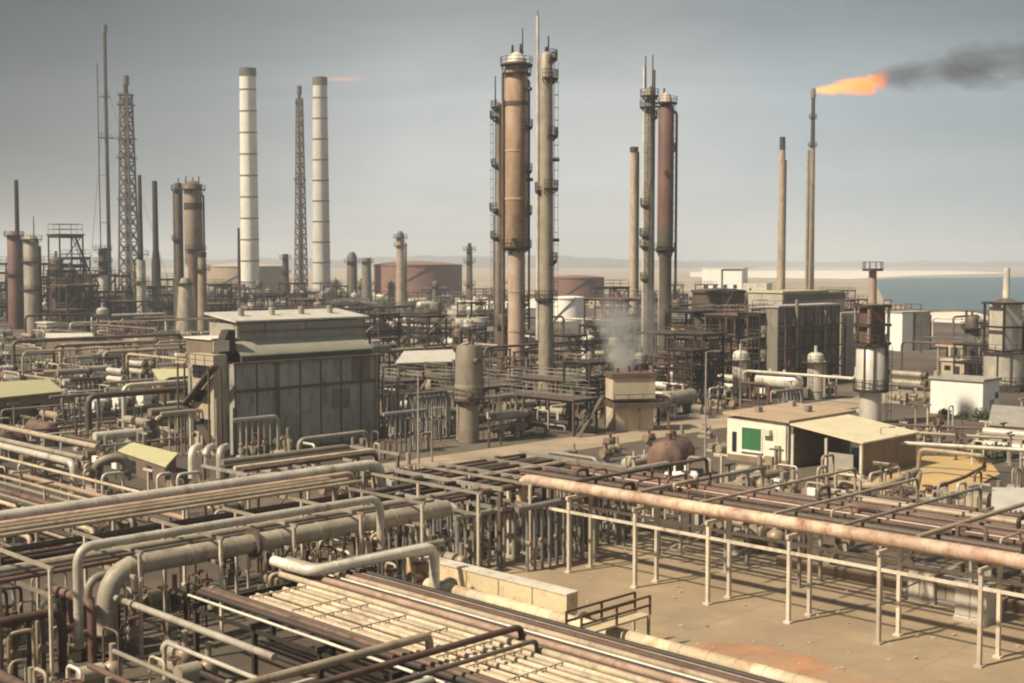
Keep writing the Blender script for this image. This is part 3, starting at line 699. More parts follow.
MB().box((-.7, 1.25, 11.3), (1.9, .14, 1.1)).build('louvre', PALE, sh)
MB().hexa([(-.6, 1.8, 10.4), (1.4, 1.8, 10.4), (1.4, 3.2, 10.4), (-.6, 3.2, 10.4), (.6, 1.8, 12.9), (1.4, 1.8, 12.9), (1.4, 3.2, 12.9), (.6, 3.2, 12.9)]).build('hatch_house', DARK, sh)
mb = MB()
for a, b in (((-2.2, -1, 0), (-2.2, 6, 5)), ((-2.2, 6, 5), (-2.2, 0, 9.4))): mb.bar(a, b, .9, .2)
for q in ((-2.2, -1, 0), (-2.2, 6, 0), (-3, 6, 0), (-3, 0, 0)): mb.bar(q, (q[0], q[1], 9.4), .16)
mb.railing([(-3, -1, 9.4), (-3, 6, 9.4)], 1.1, .06); mb.build('outside_stair', STEEL, sh)
for i in range(6): MB().cyl((-.4 - i * .35, -.5 + (i % 2) * .5, 0), (-.4 - i * .35, -.5 + (i % 2) * .5, 5 + (i * 37 % 4)), .12, seg=8).build('riser_pipe', GALV if i % 2 else BLUEG, sh)
for i in range(9): MB().cyl((L_ + .4 + i * .35, -.4 + (i % 3) * .6, 0), (L_ + .4 + i * .35, -.4 + (i % 3) * .6, 4 + (i * 29 % 5)), .11, seg=8).build('riser_pipe', GALV if i % 2 else BLUEG, sh)
keep(sA - 4, sA + L_ + 4, cA - DP - 1, cA + 1.5); land('wide grey shed', 300, 400, 135)
for x_, z_, w_, h_, m_ in ((16.6, 8.0, 2.6, 2.6, SHEDD), (2.2, 2.0, 2.4, 3.4, BROWNW), (8.3, 4.6, 2.55, 2.0, WALLG), (11.0, 1.6, 2.5, 2.8, WALLG), (13.8, 4.9, 2.5, 2.2, SHEDD), (5.6, 7.9, 2.5, 2.4, WALLG)):
    MB().box((x_, -.02, z_), (w_, .05, h_)).build('wall_sheet', m_, sh)
MB().cyl((L_ - .6, -.2, 0), (L_ - .6, -.2, HT), .1, seg=6).build('downpipe', GREYP, sh); MB().cyl((5.1, -.2, 0), (5.1, -.2, HT), .1, seg=6).build('downpipe', STEEL, sh)
for i in range(4): MB().cyl((5 + i * 4, 6.2, 14), (5 + i * 4, 6.2, 15), .35, seg=10).build('roof_vent', GALV, sh)
# white sheet roofs beyond the shed
def lowshed(pts, h, label, roofm, wallm, rise=.5, name='lean_to_shed', cat='shed'):
    P = [Vector(p) for p in pts]; o0 = P[0].copy(); root = thing(name, label, cat, (o0.x, o0.y, 0))
    Q = [p - o0 for p in P]; Q = [Vector((q.x, q.y, 0)) for q in Q]; cen = sum(Q, Vector()) / 4
    W_ = [cen + (q - cen) * .93 for q in Q]
    MB().hexa([q for q in W_] + [W_[0] + Z * (h - .15), W_[1] + Z * (h - .15), W_[2] + Z * (h + rise - .15), W_[3] + Z * (h + rise - .15)]).build('wall', wallm, root)
    slab4(MB(), [Q[0] + Z * h, Q[1] + Z * h, Q[2] + Z * (h + rise), Q[3] + Z * (h + rise)], .14).build('roof', roofm, root)
    d = (W_[1] - W_[0]); n = Vector((d.y, -d.x, 0)).normalized() * .03
    for f in (.25, .62):
        a = W_[0] + d * f + n; b = W_[0] + d * (f + .12) + n
        MB().hexa([a + Z * .1, b + Z * .1, b - n * 2 + Z * .1, a - n * 2 + Z * .1, a + Z * min(2.2, h * .7), b + Z * min(2.2, h * .7), b - n * 2 + Z * min(2.2, h * .7), a - n * 2 + Z * min(2.2, h * .7)]).build('door', GLASS, root)
    s = [p.dot(U) for p in P]; c = [p.dot(V) for p in P]; keep(min(s), max(s), min(c), max(c)); return root
lowshed([G(395, 363, 5), G(462, 361, 5), G(462, 349, 5.6), G(404, 351, 5.6)], 5, 'long white roofed shed behind the grey upright vessel', ROOFW, BROWNW, .6)
lowshed([G(466, 312, 4), G(545, 309, 4), G(545, 299, 5), G(466, 300, 5)], 4.5, 'far white roofed shed glimpsed between the columns', ROOFW, WHITE, .8)
lowshed([G(-25, 400, 3.5), G(64, 391, 3.5), G(49, 379, 4.2), G(-25, 383, 4.2)], 3.5, 'low shed under a pale yellow sheet roof at the west edge', YROOF, BROWNW, .7)
lowshed([G(159, 380, 3.6), G(199, 379, 3.6), G(194, 368, 4.1), G(152, 369, 4.1)], 3.6, 'small brown hut under a pale yellow roof', YROOF, BROWNW, .5)
lowshed([G(45, 337, 4), G(95, 339, 4), G(92, 333, 4.3), G(46, 333, 4.3)], 4, 'flat white roof strip among the far western pipes', ROOFW, BROWNW, .3)
land('yellow roofed shed', 30, 395, 165); land('small yellow roofed hut', 176, 378, 175)
# white house with the green window
A = G(727, 459); sW, cW = A.dot(U), A.dot(V); hw_ = 4.3
wh = thing('flat_roofed_house', 'small whitewashed house with a green shuttered window and tan roof', 'house', (A.x, A.y, 0), RZU)     # local x = u, y = -v ; house spans y from 0 to -7.2
MB().box((6, -3.6, hw_ / 2), (12, 7.2, hw_)).build('wall', WHOUSE, wh)
slab4(MB(), [(-.35, -7.5, hw_ + .3), (12.3, -7.5, hw_ + .3), (12.3, .35, hw_ + .55), (-.35, .35, hw_ + .55)], .25).build('roof', TANROOF, wh)
wf = MB().box((-.03, -3.0, 2.35), (.12, 2.5, 2.5)).build('window', WHITE, wh)
sl = MB().box((-.07, -3.0, 2.35), (.12, 2.2, 2.2))
for i in range(11): sl.box((-.14, -3.0, 1.38 + i * .194), (.05, 2.1, .09))
for y in (-4.05, -3.0, -1.95): sl.box((-.16, y, 2.35), (.05, .1, 2.2))
sl.build('shutter', GREENW, wf); MB().box((-.1, -3.0, 1.08), (.3, 2.6, .1)).build('sill', WHITE, wf)
MB().box((-.03, -.9, 1.9), (.1, .5, 2.0)).build('door', GLASS, wh)
MB().box((-.04, -6.1, 1.2), (.5, .6, 1.6)).build('meter_box', GREYP, wh)
MB().box((-.25, -4.9, 3.2), (.5, .9, .6)).build('air_conditioner', PALE, wh); MB().cyl((-.08, -7.05, 0), (-.08, -7.05, 4.3), .07, seg=6).build('downpipe', GREYP, wh); MB().box((-.06, -3.6, .3), (.1, 7.2, .6)).build('plinth_band', BROWNW, wh)
for q in ((2.5, -2), (7, -5), (9.5, -1.5)): MB().box((q[0], q[1], hw_ + .75), (.7, .6, .5)).build('roof_vent', GREYP, wh)
keep(sW - 2, sW + 13, cW - 1, cW + 9)
cn = thing('open_canopy', 'open bay canopy with a sloping pale sheet roof beside the white house', 'canopy', (UV(sW - .5, cW + 7.7).x, UV(sW - .5, cW + 7.7).y, 0), RZU)
slab4(MB(), [(0, 0, 4.35), (11, 0, 4.35), (10.6, -8, 3.3), (-.2, -8, 3.3)][::-1], .14).build('roof', CANOPY, cn)
MB().box((5.4, -.2, 2.1), (10.6, .2, 4.1)).build('back_wall', BROWNW, cn)
MB().hexa([(.3, -7.8, 0), (10.4, -7.8, 0), (10.4, -7.6, 0), (.3, -7.6, 0), (.3, -7.8, 3.1), (10.4, -7.8, 3.1), (10.4, -7.6, 3.1), (.3, -7.6, 3.1)]).build('side_wall', BROWNW, cn)
for y in (-.3, -4.0, -7.7): MB().box((.1, y, 1.7), (.25, .25, 3.2)).build('post', PALE, cn)
MB().box((.1, -5.6, 1.0), (.15, 2.6, 2.0)).build('crate_screen', GALV, cn)
keep(sW - 3, sW + 12, cW + 7, cW + 17); land('white house with green shutter', 760, 440, 128); land('pale canopy', 848, 440, 125)
# white block
A = G(930, 413); wb = thing('white_building', 'plain bright white block building with shrubs along its wall', 'building', (A.x, A.y, 0), RZU)
MB().box((2.4, -3.6, 2.3), (4.8, 7.2, 4.6)).build('wall', WHITE, wb); MB().box((2.4, -3.6, 4.75), (5.3, 7.6, .3)).build('roof', WALLG, wb)
MB().cyl((.6, -.5, 4.7), (.6, -.5, 5.6), .35, seg=10).build('roof_vent', GREYP, wb); MB().box((2.6, -7.23, 1.1), (1.1, .1, 2.1)).build('door', WALLG, wb); MB().box((4.0, -7.23, 2.6), (.8, .1, .8)).build('window', GLASS, wb)
s_, c_ = A.dot(U), A.dot(V); keep(s_ - 14, s_ + 7, c_ - 6, c_ + 12); land('white block building', 962, 395, 165)
def shrub(p, r, label):
    root = thing('shrub', label, 'shrub', p, 0, 'shrubs by the white block building'); rr = random.Random(int(p[0] * 10)); mb = MB()
    for i in range(420):
        d = Vector((rr.gauss(0, 1), rr.gauss(0, 1), abs(rr.gauss(0, 1)))).normalized() * r * rr.uniform(.3, 1) * (1 + .35 * mnoise.noise(Vector((i * .1, r, 3))))
        c = d + Z * r * .25; a = Vector((rr.uniform(-1, 1), rr.uniform(-1, 1), rr.uniform(-1, 1))).normalized(); b = a.orthogonal().normalized(); w = r * rr.uniform(.09, .17)
        k = len(mb.v); mb.v += [c - a * w, c + b * w * .6, c + a * w, c - b * w * .6]; mb.f.append((k, k + 1, k + 2, k + 3)); mb.sm.append(False)
    mb.build('foliage', FOLI, root); MB().cyl((0, 0, 0), (0, 0, r * .8), r * .07, r * .03, 6).build('trunk', BARK, root)
for px, py, r, lb in ((945, 417, 1.0, 'dark shrub at the western corner of the white block building'), (963, 420, .95, 'dark shrub under the middle of the white block wall'), (981, 421, 1.35, 'largest dark shrub at the shaded corner of the white block building')): shrub(G(px, py), r, lb)
shrub(G(985, 462), 1.5, 'dark green shrub at the back of the ochre yard'); shrub(G(668, 474), .9, 'low dark shrub beside the brown drum'); shrub(G(1000, 458), 1.3, 'dark green shrub behind the ochre yard near the frame edge')
# pale blocks by the shore
A = G(887, 350); blk = thing('white_building', 'white twin block building with a dark slot between its halves, near the shore', 'building', (A.x, A.y, 0), R(30))
MB().box((1.6, -2, 4.3), (3.4, 5, 8.6)).build('wall', WHITE, blk); MB().box((6.5, -2, 4.3), (4.6, 5, 8.6)).build('wall', PALE, blk); MB().box((3.7, -1.2, 3.8), (1.0, 4, 7.6)).build('dark_slot', GLASS, blk)
MB().box((9.2, -1.8, 4.0), (.9, 4.6, 8.0)).build('side_door', DARK, blk); MB().box((4.5, -2, 8.7), (9.6, 5.3, .25)).build('roof', WALLG, blk); keep_xy(A.x + 4, A.y, 8); keep_xy((A.x + 4) * .87, A.y * .87, 8); keep_xy((A.x + 4) * .74, A.y * .74, 8)
land('white twin block', 905, 340, 287)
A = G(938, 372); tb = thing('process_shelter', 'tan framed open shelter below the beach', 'shelter', (A.x, A.y, 0), R(35))
for i in range(4):
    for j in (0, 5): MB().box((i * 2.6, -j, 2.4), (.3, .3, 4.8)).build('post', TANP, tb)
MB().box((3.9, -2.5, 4.9), (8.6, 5.8, .3)).build('roof', TANROOF, tb); MB().box((3.9, -2.5, 2.6), (8.2, 5.4, .25)).build('deck', TANP, tb); MB().box((3.9, -2.0, 1.2), (6, 3, 2.2)).build('wall', BROWNW, tb); keep_xy(A.x + 4, A.y, 7)
# turbine hall
A = G(777, 388); th = thing('turbine_hall', 'dark green grey turbine hall with tiered roof blocks behind it', 'hall', (A.x, A.y, 0), RZU)
MB().box((9.2, 1.6, 6.4), (18.4, 3.2, 12.8)).build('wall', SHEDD, th)
for i in range(8): MB().box((i * 18.4 / 7, -.05, 6.4), (.16, .12, 12.7)).build('seam', SEAM, th)
for z_ in (4.2, 8.6): MB().box((9.2, -.06, z_), (18.4, .16, .35)).build('girt', SEAM, th)
MB().box((9.2, 1.6, 12.9), (18.8, 3.8, .3)).build('roof', WALLG, th)
MB().box((20.5, 9.5, 7.4), (20, 6.8, 14.8)).build('rear_wall', WALLG, th); MB().box((20.5, 6.0, 14.0), (19.9, .3, 1.0)).build('rear_girt', SHEDD, th)
MB().box((17.5, 9.5, 14.95), (14.4, 7.2, .3)).build('rear_roof', YROOF, th)
MB().box((28, 5.0, 5.6), (10, 5.4, 11.2)).build('annex_wall', GREYP, th)
for i in range(5): MB().box((24 + i * 2.2, 2.26, 5.6), (.18, .12, 11)).build('annex_seam', WALLG, th)
for z_ in (2.6, 6.2, 9.8):
    g_ = MB().box((9.2, -.75, z_), (18.4, 1.2, .14)).build('gallery', DARK, th); MB().railing([(0, -1.32, z_), (18.4, -1.32, z_)], 1.1, .07, 2.2).build('handrail', STEEL, g_)
for i in range(8): MB().bar((.2 + i * 2.57, -1.35, 0), (.2 + i * 2.57, -1.35, 11), .18).build('post', RUSTP, th)
for i in range(0, 7, 2): MB().bar((.2 + i * 2.57, -1.36, 2.6), (2.77 + i * 2.57, -1.36, 6.2), .12).build('brace', RUSTP, th)
MB().cyl((4.5, -.6, 0), (4.5, -.6, 14), .3, seg=10).build('duct_pipe', GREYP, th); MB().cyl((13, -.6, 0), (13, -.6, 12), .22, seg=10).build('duct_pipe', TANP, th)
for i in range(5): MB().box((2 + i * 3.6, -.08, 1.9), (1.6, .1, 3.2)).build('door', GLASS, th)
s_, c_ = A.dot(U), A.dot(V); keep(s_ - 1, s_ + 33, c_ - 14, c_ + 1); land('dark turbine hall', 806, 350, 205)
# furnace box on its stand
kf = MPP(153); X = XP(631, 153); fb = thing('furnace', 'cream furnace box on a two tier stand with dark beams, steaming', 'furnace', (X, 153, 0), R(12))
zf_ = lambda py: max(0, ZP(py, 153)); wf_ = 44 * kf
MB().box((0, 0, (zf_(398) + zf_(377)) / 2), (wf_, wf_ * .6, zf_(377) - zf_(398))).build('upper_box', FURN, fb)
MB().box((0, 0, zf_(374.5)), (wf_ * 1.06, wf_ * .66, .55)).build('top_beam', RUSTP, fb)
MB().box((wf_ * .18, 0, zf_(404)), (wf_ * 1.35, wf_ * .8, .55)).build('deck', RUSTP, fb)
MB().box((0, .2, (zf_(407) + 0) / 2), (wf_ * .96, wf_ * .55, zf_(407))).build('lower_box', FURN, fb)
for sx in (-.48, .1, .8):
    for sy in (-.36, .36): MB().box((sx * wf_, sy * wf_, zf_(404) / 2), (.25, .25, zf_(404) - .5)).build('leg', RUSTP, fb)
MB().railing([(-wf_ * .49, -wf_ * .39, zf_(402)), (wf_ * .85, -wf_ * .39, zf_(402))], 1.1, .06).build('handrail', DARK, fb)
for i in range(3): MB().cyl((-wf_ * .3 + i * 1.4, 0, zf_(374)), (-wf_ * .3 + i * 1.4, 0, zf_(368 - 2 * i)), .18, seg=8).build('vent_pipe', RUSTP, fb)
keep_xy(X, 153, 5); land('cream furnace box', 631, 400, 153)
# low white tank house at the east edge, and small grey plinth sheds
lowshed([G(991, 513, 2.2), G(1062, 513, 2.2), G(1050, 492, 2.2), G(992, 491, 2.2)], 2.4, 'low flat white roofed hut by the ochre yard', ROOFW, WHITE, .1)
lowshed([G(988, 424, 2.5), G(1045, 428, 2.5), G(1045, 408, 2.7), G(992, 404, 2.7)], 2.5, 'flat grey roofed store beside the white block building', WALLG, PALE, .15)

# ================================================================== pipe racks
def link(me, name, parent, loc=(0, 0, 0), rz=0.0):
    o = bpy.data.objects.new(name, me); COL.objects.link(o); o.parent = parent; o.location = loc; o.rotation_euler = (0, 0, rz); return o
def rack(label, s, c, along, n, sp, rows, levels, m, lw=.22, lowbeam=None, brace=3, desc=None, beamm=None, posts=True, rails=True):
    """rows: offsets of the leg rows across the rack; local x runs along it"""
    rz = R(45) if along == 'u' else R(-45)
    root = thing('pipe_rack', label, 'pipe rack', UV(s, c), rz)
    if not label: AUTO.append((root, desc))
    top = max(levels); bm = beamm or m
    leg = MB().box((0, 0, top / 2), (lw, lw * 1.2, top)).box((0, 0, .06), (lw * 2.2, lw * 2.4, .12)).mesh('leg', m)
    w0, w1 = min(rows), max(rows)
    cb = MB().box((0, (w0 + w1) / 2, 0), (lw * .9, w1 - w0 + .5, lw * 1.1)).mesh('cross_beam', bm)
    for i in range(n + 1):
        if posts:
            for y in rows: link(leg, 'leg', root, (i * sp, y, 0))
        for z in levels: link(cb, 'cross_beam', root, (i * sp, 0, z + lw * .4))
    lb = MB().box((n * sp / 2, 0, 0), (n * sp, lw * .6, lw * .9)).mesh('rail_beam', m)
    for y in rows if rails else ():
        for z in ([lowbeam] if lowbeam else [levels[0] - lw * .9]): link(lb, 'rail_beam', root, (0, y, z))
    if brace:
        br = MB().bar((0, 0, .3), (sp, 0, top * .8), lw * .55).mesh('brace', m)
        for i in range(1, n, brace):
            for y in (w0, w1): link(br, 'brace', root, (i * sp, y + lw * .7, 0))
    return root
def pu(c, s0, s1, z, r, m, desc=None, d0=None, d1=None, e0=None, e1=None, **k):
    pts = [UV(s0, c, z), UV(s1, c, z)]
    if d0 is not None: pts.insert(0, UV(s0, c, d0))
    if d1 is not None: pts.append(UV(s1, c, d1))
    if e0 is not None: pts.insert(0, UV(s0, c + e0, z))
    if e1 is not None: pts.append(UV(s1, c + e1, z))
    return pipe(pts, r, m, desc, **k)
def pv(s, c0, c1, z, r, m, desc=None, d0=None, d1=None, **k):
    pts = [UV(s, c0, z), UV(s, c1, z)]
    if d0 is not None: pts.insert(0, UV(s, c0, d0))
    if d1 is not None: pts.append(UV(s, c1, d1))
    return pipe(pts, r, m, desc, **k)

# ---- near western rack, pipes running away from the camera to the junction
rack('long grey pipe rack carrying the big lagged pipes on the near western side', 18.0, -58.6, 'u', 9, 4.7, (0, 5.8, 11.6), (4.0, 5.35), LEGP, .15, brace=0, beamm=GREYP, rails=False)
keep(14, 66, -72, -56)
pu(-69.8, 14, S_at(380, -69.8), 5.95, .36, PGREY, label='thick grey pipe along the back of the near western rack, bending down at its end', d1=3.4, bend=1.3, joints=3.2)
pu(-68.7, 14, S_at(352, -68.7), 5.75, .2, PINKR, label='rusty pink pipe lying beside the thick grey pipe on the western rack', d1=4.2)
pu(-67.8, 14, S_at(333, -67.8), 5.75, .17, TANP, label='thin tan pipe on the western rack ending in the first downward elbow', d1=3.8, bend=.7)
pu(-66.9, 14, S_at(350, -66.9), 5.75, .16, TANP, label='thin tan pipe on the western rack ending in the middle downward elbow', d1=3.8, bend=.7)
pu(-66.0, 14, S_at(361, -66.0), 5.72, .12, CREAM, label='thinnest cream pipe on the western rack with a sharp end elbow', d1=3.8, bend=.4)
pu(-59.3, S_at(72, -59.3), S_at(379, -59.3), 6.0, .235, PGREY, label='long grey goal post shaped pipe with both ends turned down, above the fat pipe', d0=1.0, d1=2.6, bend=.9, joints=2.6,
   flange=[(UV(S_at(72, -59.3), -59.3, 1.4), (0, 0, 1)), (UV(S_at(379, -59.3), -59.3, 3.0), (0, 0, 1))])
pu(-60.1, S_at(101, -60.1), S_at(446, -60.1), 4.45, .53, GREYP, label='fattest grey pipe with a huge swept elbow dropping to the ground', d0=.4, bend=2.6, joints=2.8,
   flange=[(UV(S_at(101, -60.1), -60.1, 1.1), (0, 0, 1)), (UV(S_at(250, -60.1), -60.1, 4.45), U)])
pu(-61.3, S_at(82, -61.3), S_at(130, -61.3), 3.9, .21, GREYP, label='smaller grey pipe bending down beside the huge swept elbow', d0=.4, bend=.9)
for i, (c, z, r, m, d) in enumerate(((-62.4, 4.25, .13, RUSTP, 'rust brown'), (-63.2, 4.25, .16, STEEL, 'dull steel'), (-64.1, 4.3, .2, GREYP, 'grey'), (-65.0, 4.25, .11, CREAM, 'cream'), (-66.2, 4.25, .15, DARK, 'dark'), (-67.3, 4.25, .12, RUSTP, 'rust brown'), (-68.6, 4.3, .19, STEEL, 'dull steel'))):
    pu(c, 16, 58 + (i * 7 % 5), z, r, m, d + ' lower tier pipe', d1=2.2 if i % 2 else None)
# extension of this rack towards the junction: rust brown pipes under pale cross beams
rack('rusty stretch of rack with pale cross beams leading into the pipe junction', 58.5, -59.6, 'u', 3, 4.2, (0, 5.2, 10.4), (3.8, 5.1), STEEL, .22, brace=0, beamm=GALV)
for i in range(9):
    pu(-60.4 - i * 1.15, 57.5 + (i % 3), 71 - (i % 4) * .6, 5.0 + .1 * (i % 2), (.2, .14, .26, .16)[i % 4], (RUSTP, STEEL, RUSTP, DARK, TANP)[i % 5], ('rust brown', 'dull steel', 'thick rust brown', 'dark', 'tan')[i % 5] + ' pipe on the rusty rack stretch')
# back rack before the shed
rack('low grey rack along the foot of the wide grey shed', 48, -73.2, 'u', 3, 4.4, (0, 5.2), (4.6, 5.7), STEEL, .18, brace=2, beamm=GALV)
for c, s1, z, r, m, d in ((-77.6, S_at(349, -77.6), 6.0, .24, GREYP, 'grey'), (-76.4, 60, 5.9, .14, STEEL, 'dull steel'), (-75.4, 61, 5.9, .17, CREAM, 'cream'), (-74.2, 60, 5.9, .15, RUSTP, 'rust brown'), (-76.8, 58, 4.8, .2, GREYP, 'grey'), (-74.6, 60, 4.8, .16, TANP, 'tan')):
    pu(c, 47.5 + r * 6, s1, z, r, m, d + ' shed foot rack pipe', d1=3.2, bend=.7)
keep(30, 62, -80, -72)

# ---- near pipe deck running down to the bottom of the frame
rack('low wide rack under the sunlit deck of cream pipes', 34.0, -56.5, 'v', 6, 5.2, (0, 4.6, 9.2), (2.7,), DARK, .2, brace=0)
keep(32, 45, -60, -20)
deck = [(34.15, .07, PALE, 'thin pale'), (34.7, .15, DARK, 'dark'), (35.2, .14, RUSTP, 'rust brown'), (35.62, .12, STEEL, 'dull steel')]
deck += [(36.1 + i * .42, .155, (CREAM, TANP, CREAM, CREAM, TANP, CREAM, CREAM, TANP)[i], ('sunlit cream', 'sunlit tan')[i in (1, 4, 7)]) for i in range(8)]
deck = deck[:4] + [(36.0 + i * .27 + (.05 if i % 3 else -.03), (.12, .08, .1, .06)[i % 4], (CREAM, TANP, CREAM, PINKR, CREAM, PALE)[i % 6], ('sunlit cream', 'sunlit tan', 'sunlit cream', 'sunlit pinkish', 'sunlit cream', 'sunlit pale')[i % 6]) for i in range(13)]
deck += [(39.75, .17, CREAM, 'thick cream'), (40.25, .11, RUSTP, 'thin rust brown'), (40.65, .18, PINKR, 'rusty pink'), (41.15, .14, DARK, 'dark'), (41.6, .1, PALE, 'thin pale'), (42.0, .15, TANP, 'tan'), (42.5, .17, RUSTP, 'thick rust brown'), (43.0, .1, CREAM, 'thin cream'), (43.4, .13, DARK, 'dark')]
for i, (s, r, m, d) in enumerate(deck):
    pv(s, (-54.6 if 3 < i < 17 else -57.5) + rnd.uniform(-.4, .4), -24, 3.0 + r, r, m, d + ' deck pipe', joints=0)
for i in range(10):
    o = MB().box((0, 0, 0), (3.5, .07, .05)).build('spacer_bar', TANP); o.location = UV(37.6, -53.6 + i * 2.6 + rnd.uniform(-.8, .8), 3.235); o.rotation_euler = (0, 0, RZU); auto(o, 'thin spacer bar on cream pipes', 'spacer bar', 'spacer bars across the pipe deck')
# elbowed pale pipes where the deck starts
pipe([UV(40.0, -58.4, 3.7), UV(40.0, -54.9, 3.7), UV(48.6, -54.9, 3.7), UV(48.6, -54.9, 1.2)], .3, PALE, label='pale elbowed pipe turning off the start of the pipe deck', bend=.8, joints=2.2)
pipe([UV(40.9, -58.4, 3.6), UV(40.9, -55.75, 3.6), UV(50.0, -55.75, 3.6)], .22, GREYP, label='grey elbowed pipe just behind the pale elbowed pipe', bend=.6)
pu(-41.7, 22, 36.6, 3.75, .19, TANP, label='weathered tan pipe crossing over the deck close to the frame bottom', d1=2.9)
pu(-39.9, 26, 40.5, 3.72, .15, RUSTP, label='thin rust brown pipe crossing over the deck beside the thicker crossing pipe', d1=2.8)
pu(-38.0, 26, 39.5, 3.7, .1, STEEL, label='thin dark pipe crossing the deck, the one closest to the frame bottom', d1=3.0)
pipe([UV(31.2, -38.6, 1.0), UV(31.2, -38.6, 3.1), UV(34, -38.6, 3.1)], .16, PALE, label='small pale elbow poking up below the crossing pipes', bend=.5)
pv(31.2, -59.4, -45.6, 3.1, .17, PGREY, label='slanting pale grey pipe in front of the huge swept elbow', flange=[(UV(31.2, -58.9, 3.1), V), (UV(31.2, -57.6, 3.1), V)])
pv(29.4, -51.6, -40, 2.9, .1, PALE, label='thin pale pipe with a crook at its upper end, near the frame corner', d0=.2, bend=.6)
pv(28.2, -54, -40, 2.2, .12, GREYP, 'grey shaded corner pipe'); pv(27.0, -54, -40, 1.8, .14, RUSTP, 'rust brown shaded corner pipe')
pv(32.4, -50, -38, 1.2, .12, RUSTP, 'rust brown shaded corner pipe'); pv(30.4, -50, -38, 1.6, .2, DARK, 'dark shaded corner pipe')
# big patchy pipe, duct wall, stile
pv(49.5, -56.5, -24, 1.0, .44, PATCHY, label='big patchy cream pipe on low sleepers along the edge of the sunlit pad', joints=1.6, flange=[(UV(49.8, -44.6, 1.0), V), (UV(49.8, -55, 1.0), V)])
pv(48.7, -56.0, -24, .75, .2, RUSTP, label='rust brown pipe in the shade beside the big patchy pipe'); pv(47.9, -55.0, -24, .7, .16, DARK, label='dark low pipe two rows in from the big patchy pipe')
pv(47.2, -52.0, -43.6, .95, .22, PATCHY, label='short patchy cream pipe stub below the big patchy pipe', d0=.2)
pv(46.2, -55.0, -24, .6, .13, TANP, 'thin tan pipe low beside the pipe deck'); pv(45.4, -55.0, -24, .6, .13, RUSTP, 'thin rust brown pipe low beside the pipe deck'); pv(44.6, -56.0, -24, .6, .15, STEEL, 'dull steel pipe low beside the pipe deck')
for i in range(7):
    o = MB().box((0, 0, .29), (6.4, .35, .58)).build('concrete_sleeper', WALLG); o.location = UV(47.3, -54 + i * 4.6); o.rotation_euler = (0, 0, RZU); auto(o, 'low concrete pipe sleeper', 'sleeper', 'concrete pipe sleepers')
dw = thing('sheet_duct', 'long cream boxed duct with an orange rusted end, behind the big patchy pipe', 'duct', UV(51.0, -60.2), R(-45))
MB().box((6.7, .45, 1.15), (13.4, .9, 1.5)).build('casing', DUCT, dw); MB().box((6.7, .45, 1.95), (13.5, 1.0, .09)).build('cover_plate', PALE, dw)
for i in range(5): MB().box((1.2 + i * 2.8, .45, .2), (.3, .9, .4)).build('foot', STEEL, dw)
for i in range(4): MB().box((2.7 + i * 2.7, -.02, 1.15), (.05, .06, 1.45)).build('seam', TANP, dw)
st = thing('crossover_stile', 'rusty steel stile with two handrails stepping over the big patchy pipe', 'stile', UV(46.3, -42.5), RZU)
MB().box((2.65, -.5, 1.72), (5.3, 1.0, .1)).build('deck', DUCT, st)
for y in (0, -1.0):
    MB().railing([(0, y, 1.75), (5.3, y, 1.75)], 1.0, .1, 1.8).build('handrail', RUSTP, st)
    for x in (.1, 5.2): MB().box((x, y, .86), (.13, .13, 1.7)).build('leg', TANP, st)
for k in range(5):
    MB().box((-.2 - k * .22, -.5, 1.5 - k * .32), (.26, .9, .05)).build('step', RUSTP, st)
rub = MB(); rr = random.Random(11)
for i in range(150):
    p = UV(50.4 + abs(rr.gauss(0, .9)), -46 + rr.random() ** 1.4 * 11, 0); s = rr.uniform(.05, .26)
    k = len(rub.v); n = 8
    rub.hexa([p + Vector((rr.uniform(-1.2, -.6) * s if q in (0, 3, 4, 7) else rr.uniform(.6, 1.2) * s, rr.uniform(-1.2, -.6) * s if q in (0, 1, 4, 5) else rr.uniform(.6, 1.2) * s, (0 if q < 4 else rr.uniform(.7, 1.5) * s))) for q in range(8)])
tag(rub.build('rubble', STONE), 'loose pale rubble along the far side of the big patchy pipe', 'rubble', kind='stuff')

lit = MB()
for i in range(130):
    p = UV(rr.uniform(53, 72), rr.uniform(-58, -22), .005); q = rr.uniform(.03, .10)
    lit.hexa([p + Vector((dx * q * rr.uniform(.6, 1.5), dy * q * rr.uniform(.6, 1.5), dz * q)) for dz in (0, 1) for dx, dy in ((-1, -1), (1, -1), (1, 1), (-1, 1))])
tag(lit.build('gravel', STONE), 'scattered stones and litter on the sunlit pad', 'gravel', kind='stuff')
# ---- eastern overhead rack above the pad
rack('tall thin legged rack over the sunlit pad carrying the huge rusty pipe', 60.7, -61.0, 'v', 8, 5.5, (0, 2.1), (4.78,), LEGP, .19, lowbeam=3.95, brace=0)
rack('second thin legged rack behind the one with the huge rusty pipe', 67.9, -59.4, 'v', 8, 5.5, (0, 2.4), (4.6,), GALV, .17, lowbeam=4.2, brace=3)
keep(59, 71.5, -66, -15)
pv(61.5, -60.6, -14, 5.41, .38, BIGP, d0=3.2, bend=1.0, label='huge rusty pink and cream overhead pipe on thin legs', joints=1.5)
for i, (s, z, r, m, d) in enumerate(((62.9, 5.2, .17, DARK, 'dark'), (63.9, 5.15, .13, RUSTP, 'rust brown'), (64.7, 5.2, .2, STEEL, 'dull steel'), (65.6, 5.15, .12, DARK, 'dark'), (66.5, 5.2, .16, RUSTP, 'rust brown'), (67.4, 5.1, .13, PALE, 'pale'), (68.2, 5.15, .22, DRED, 'dark red'), (69.1, 5.1, .12, DARK, 'dark'), (69.8, 5.15, .17, STEEL, 'dull steel'), (70.6, 5.1, .14, RUSTP, 'rust brown'))):
    pv(s, -62 - (i % 3), -14, z, r, m, d + ' overhead rack pipe')
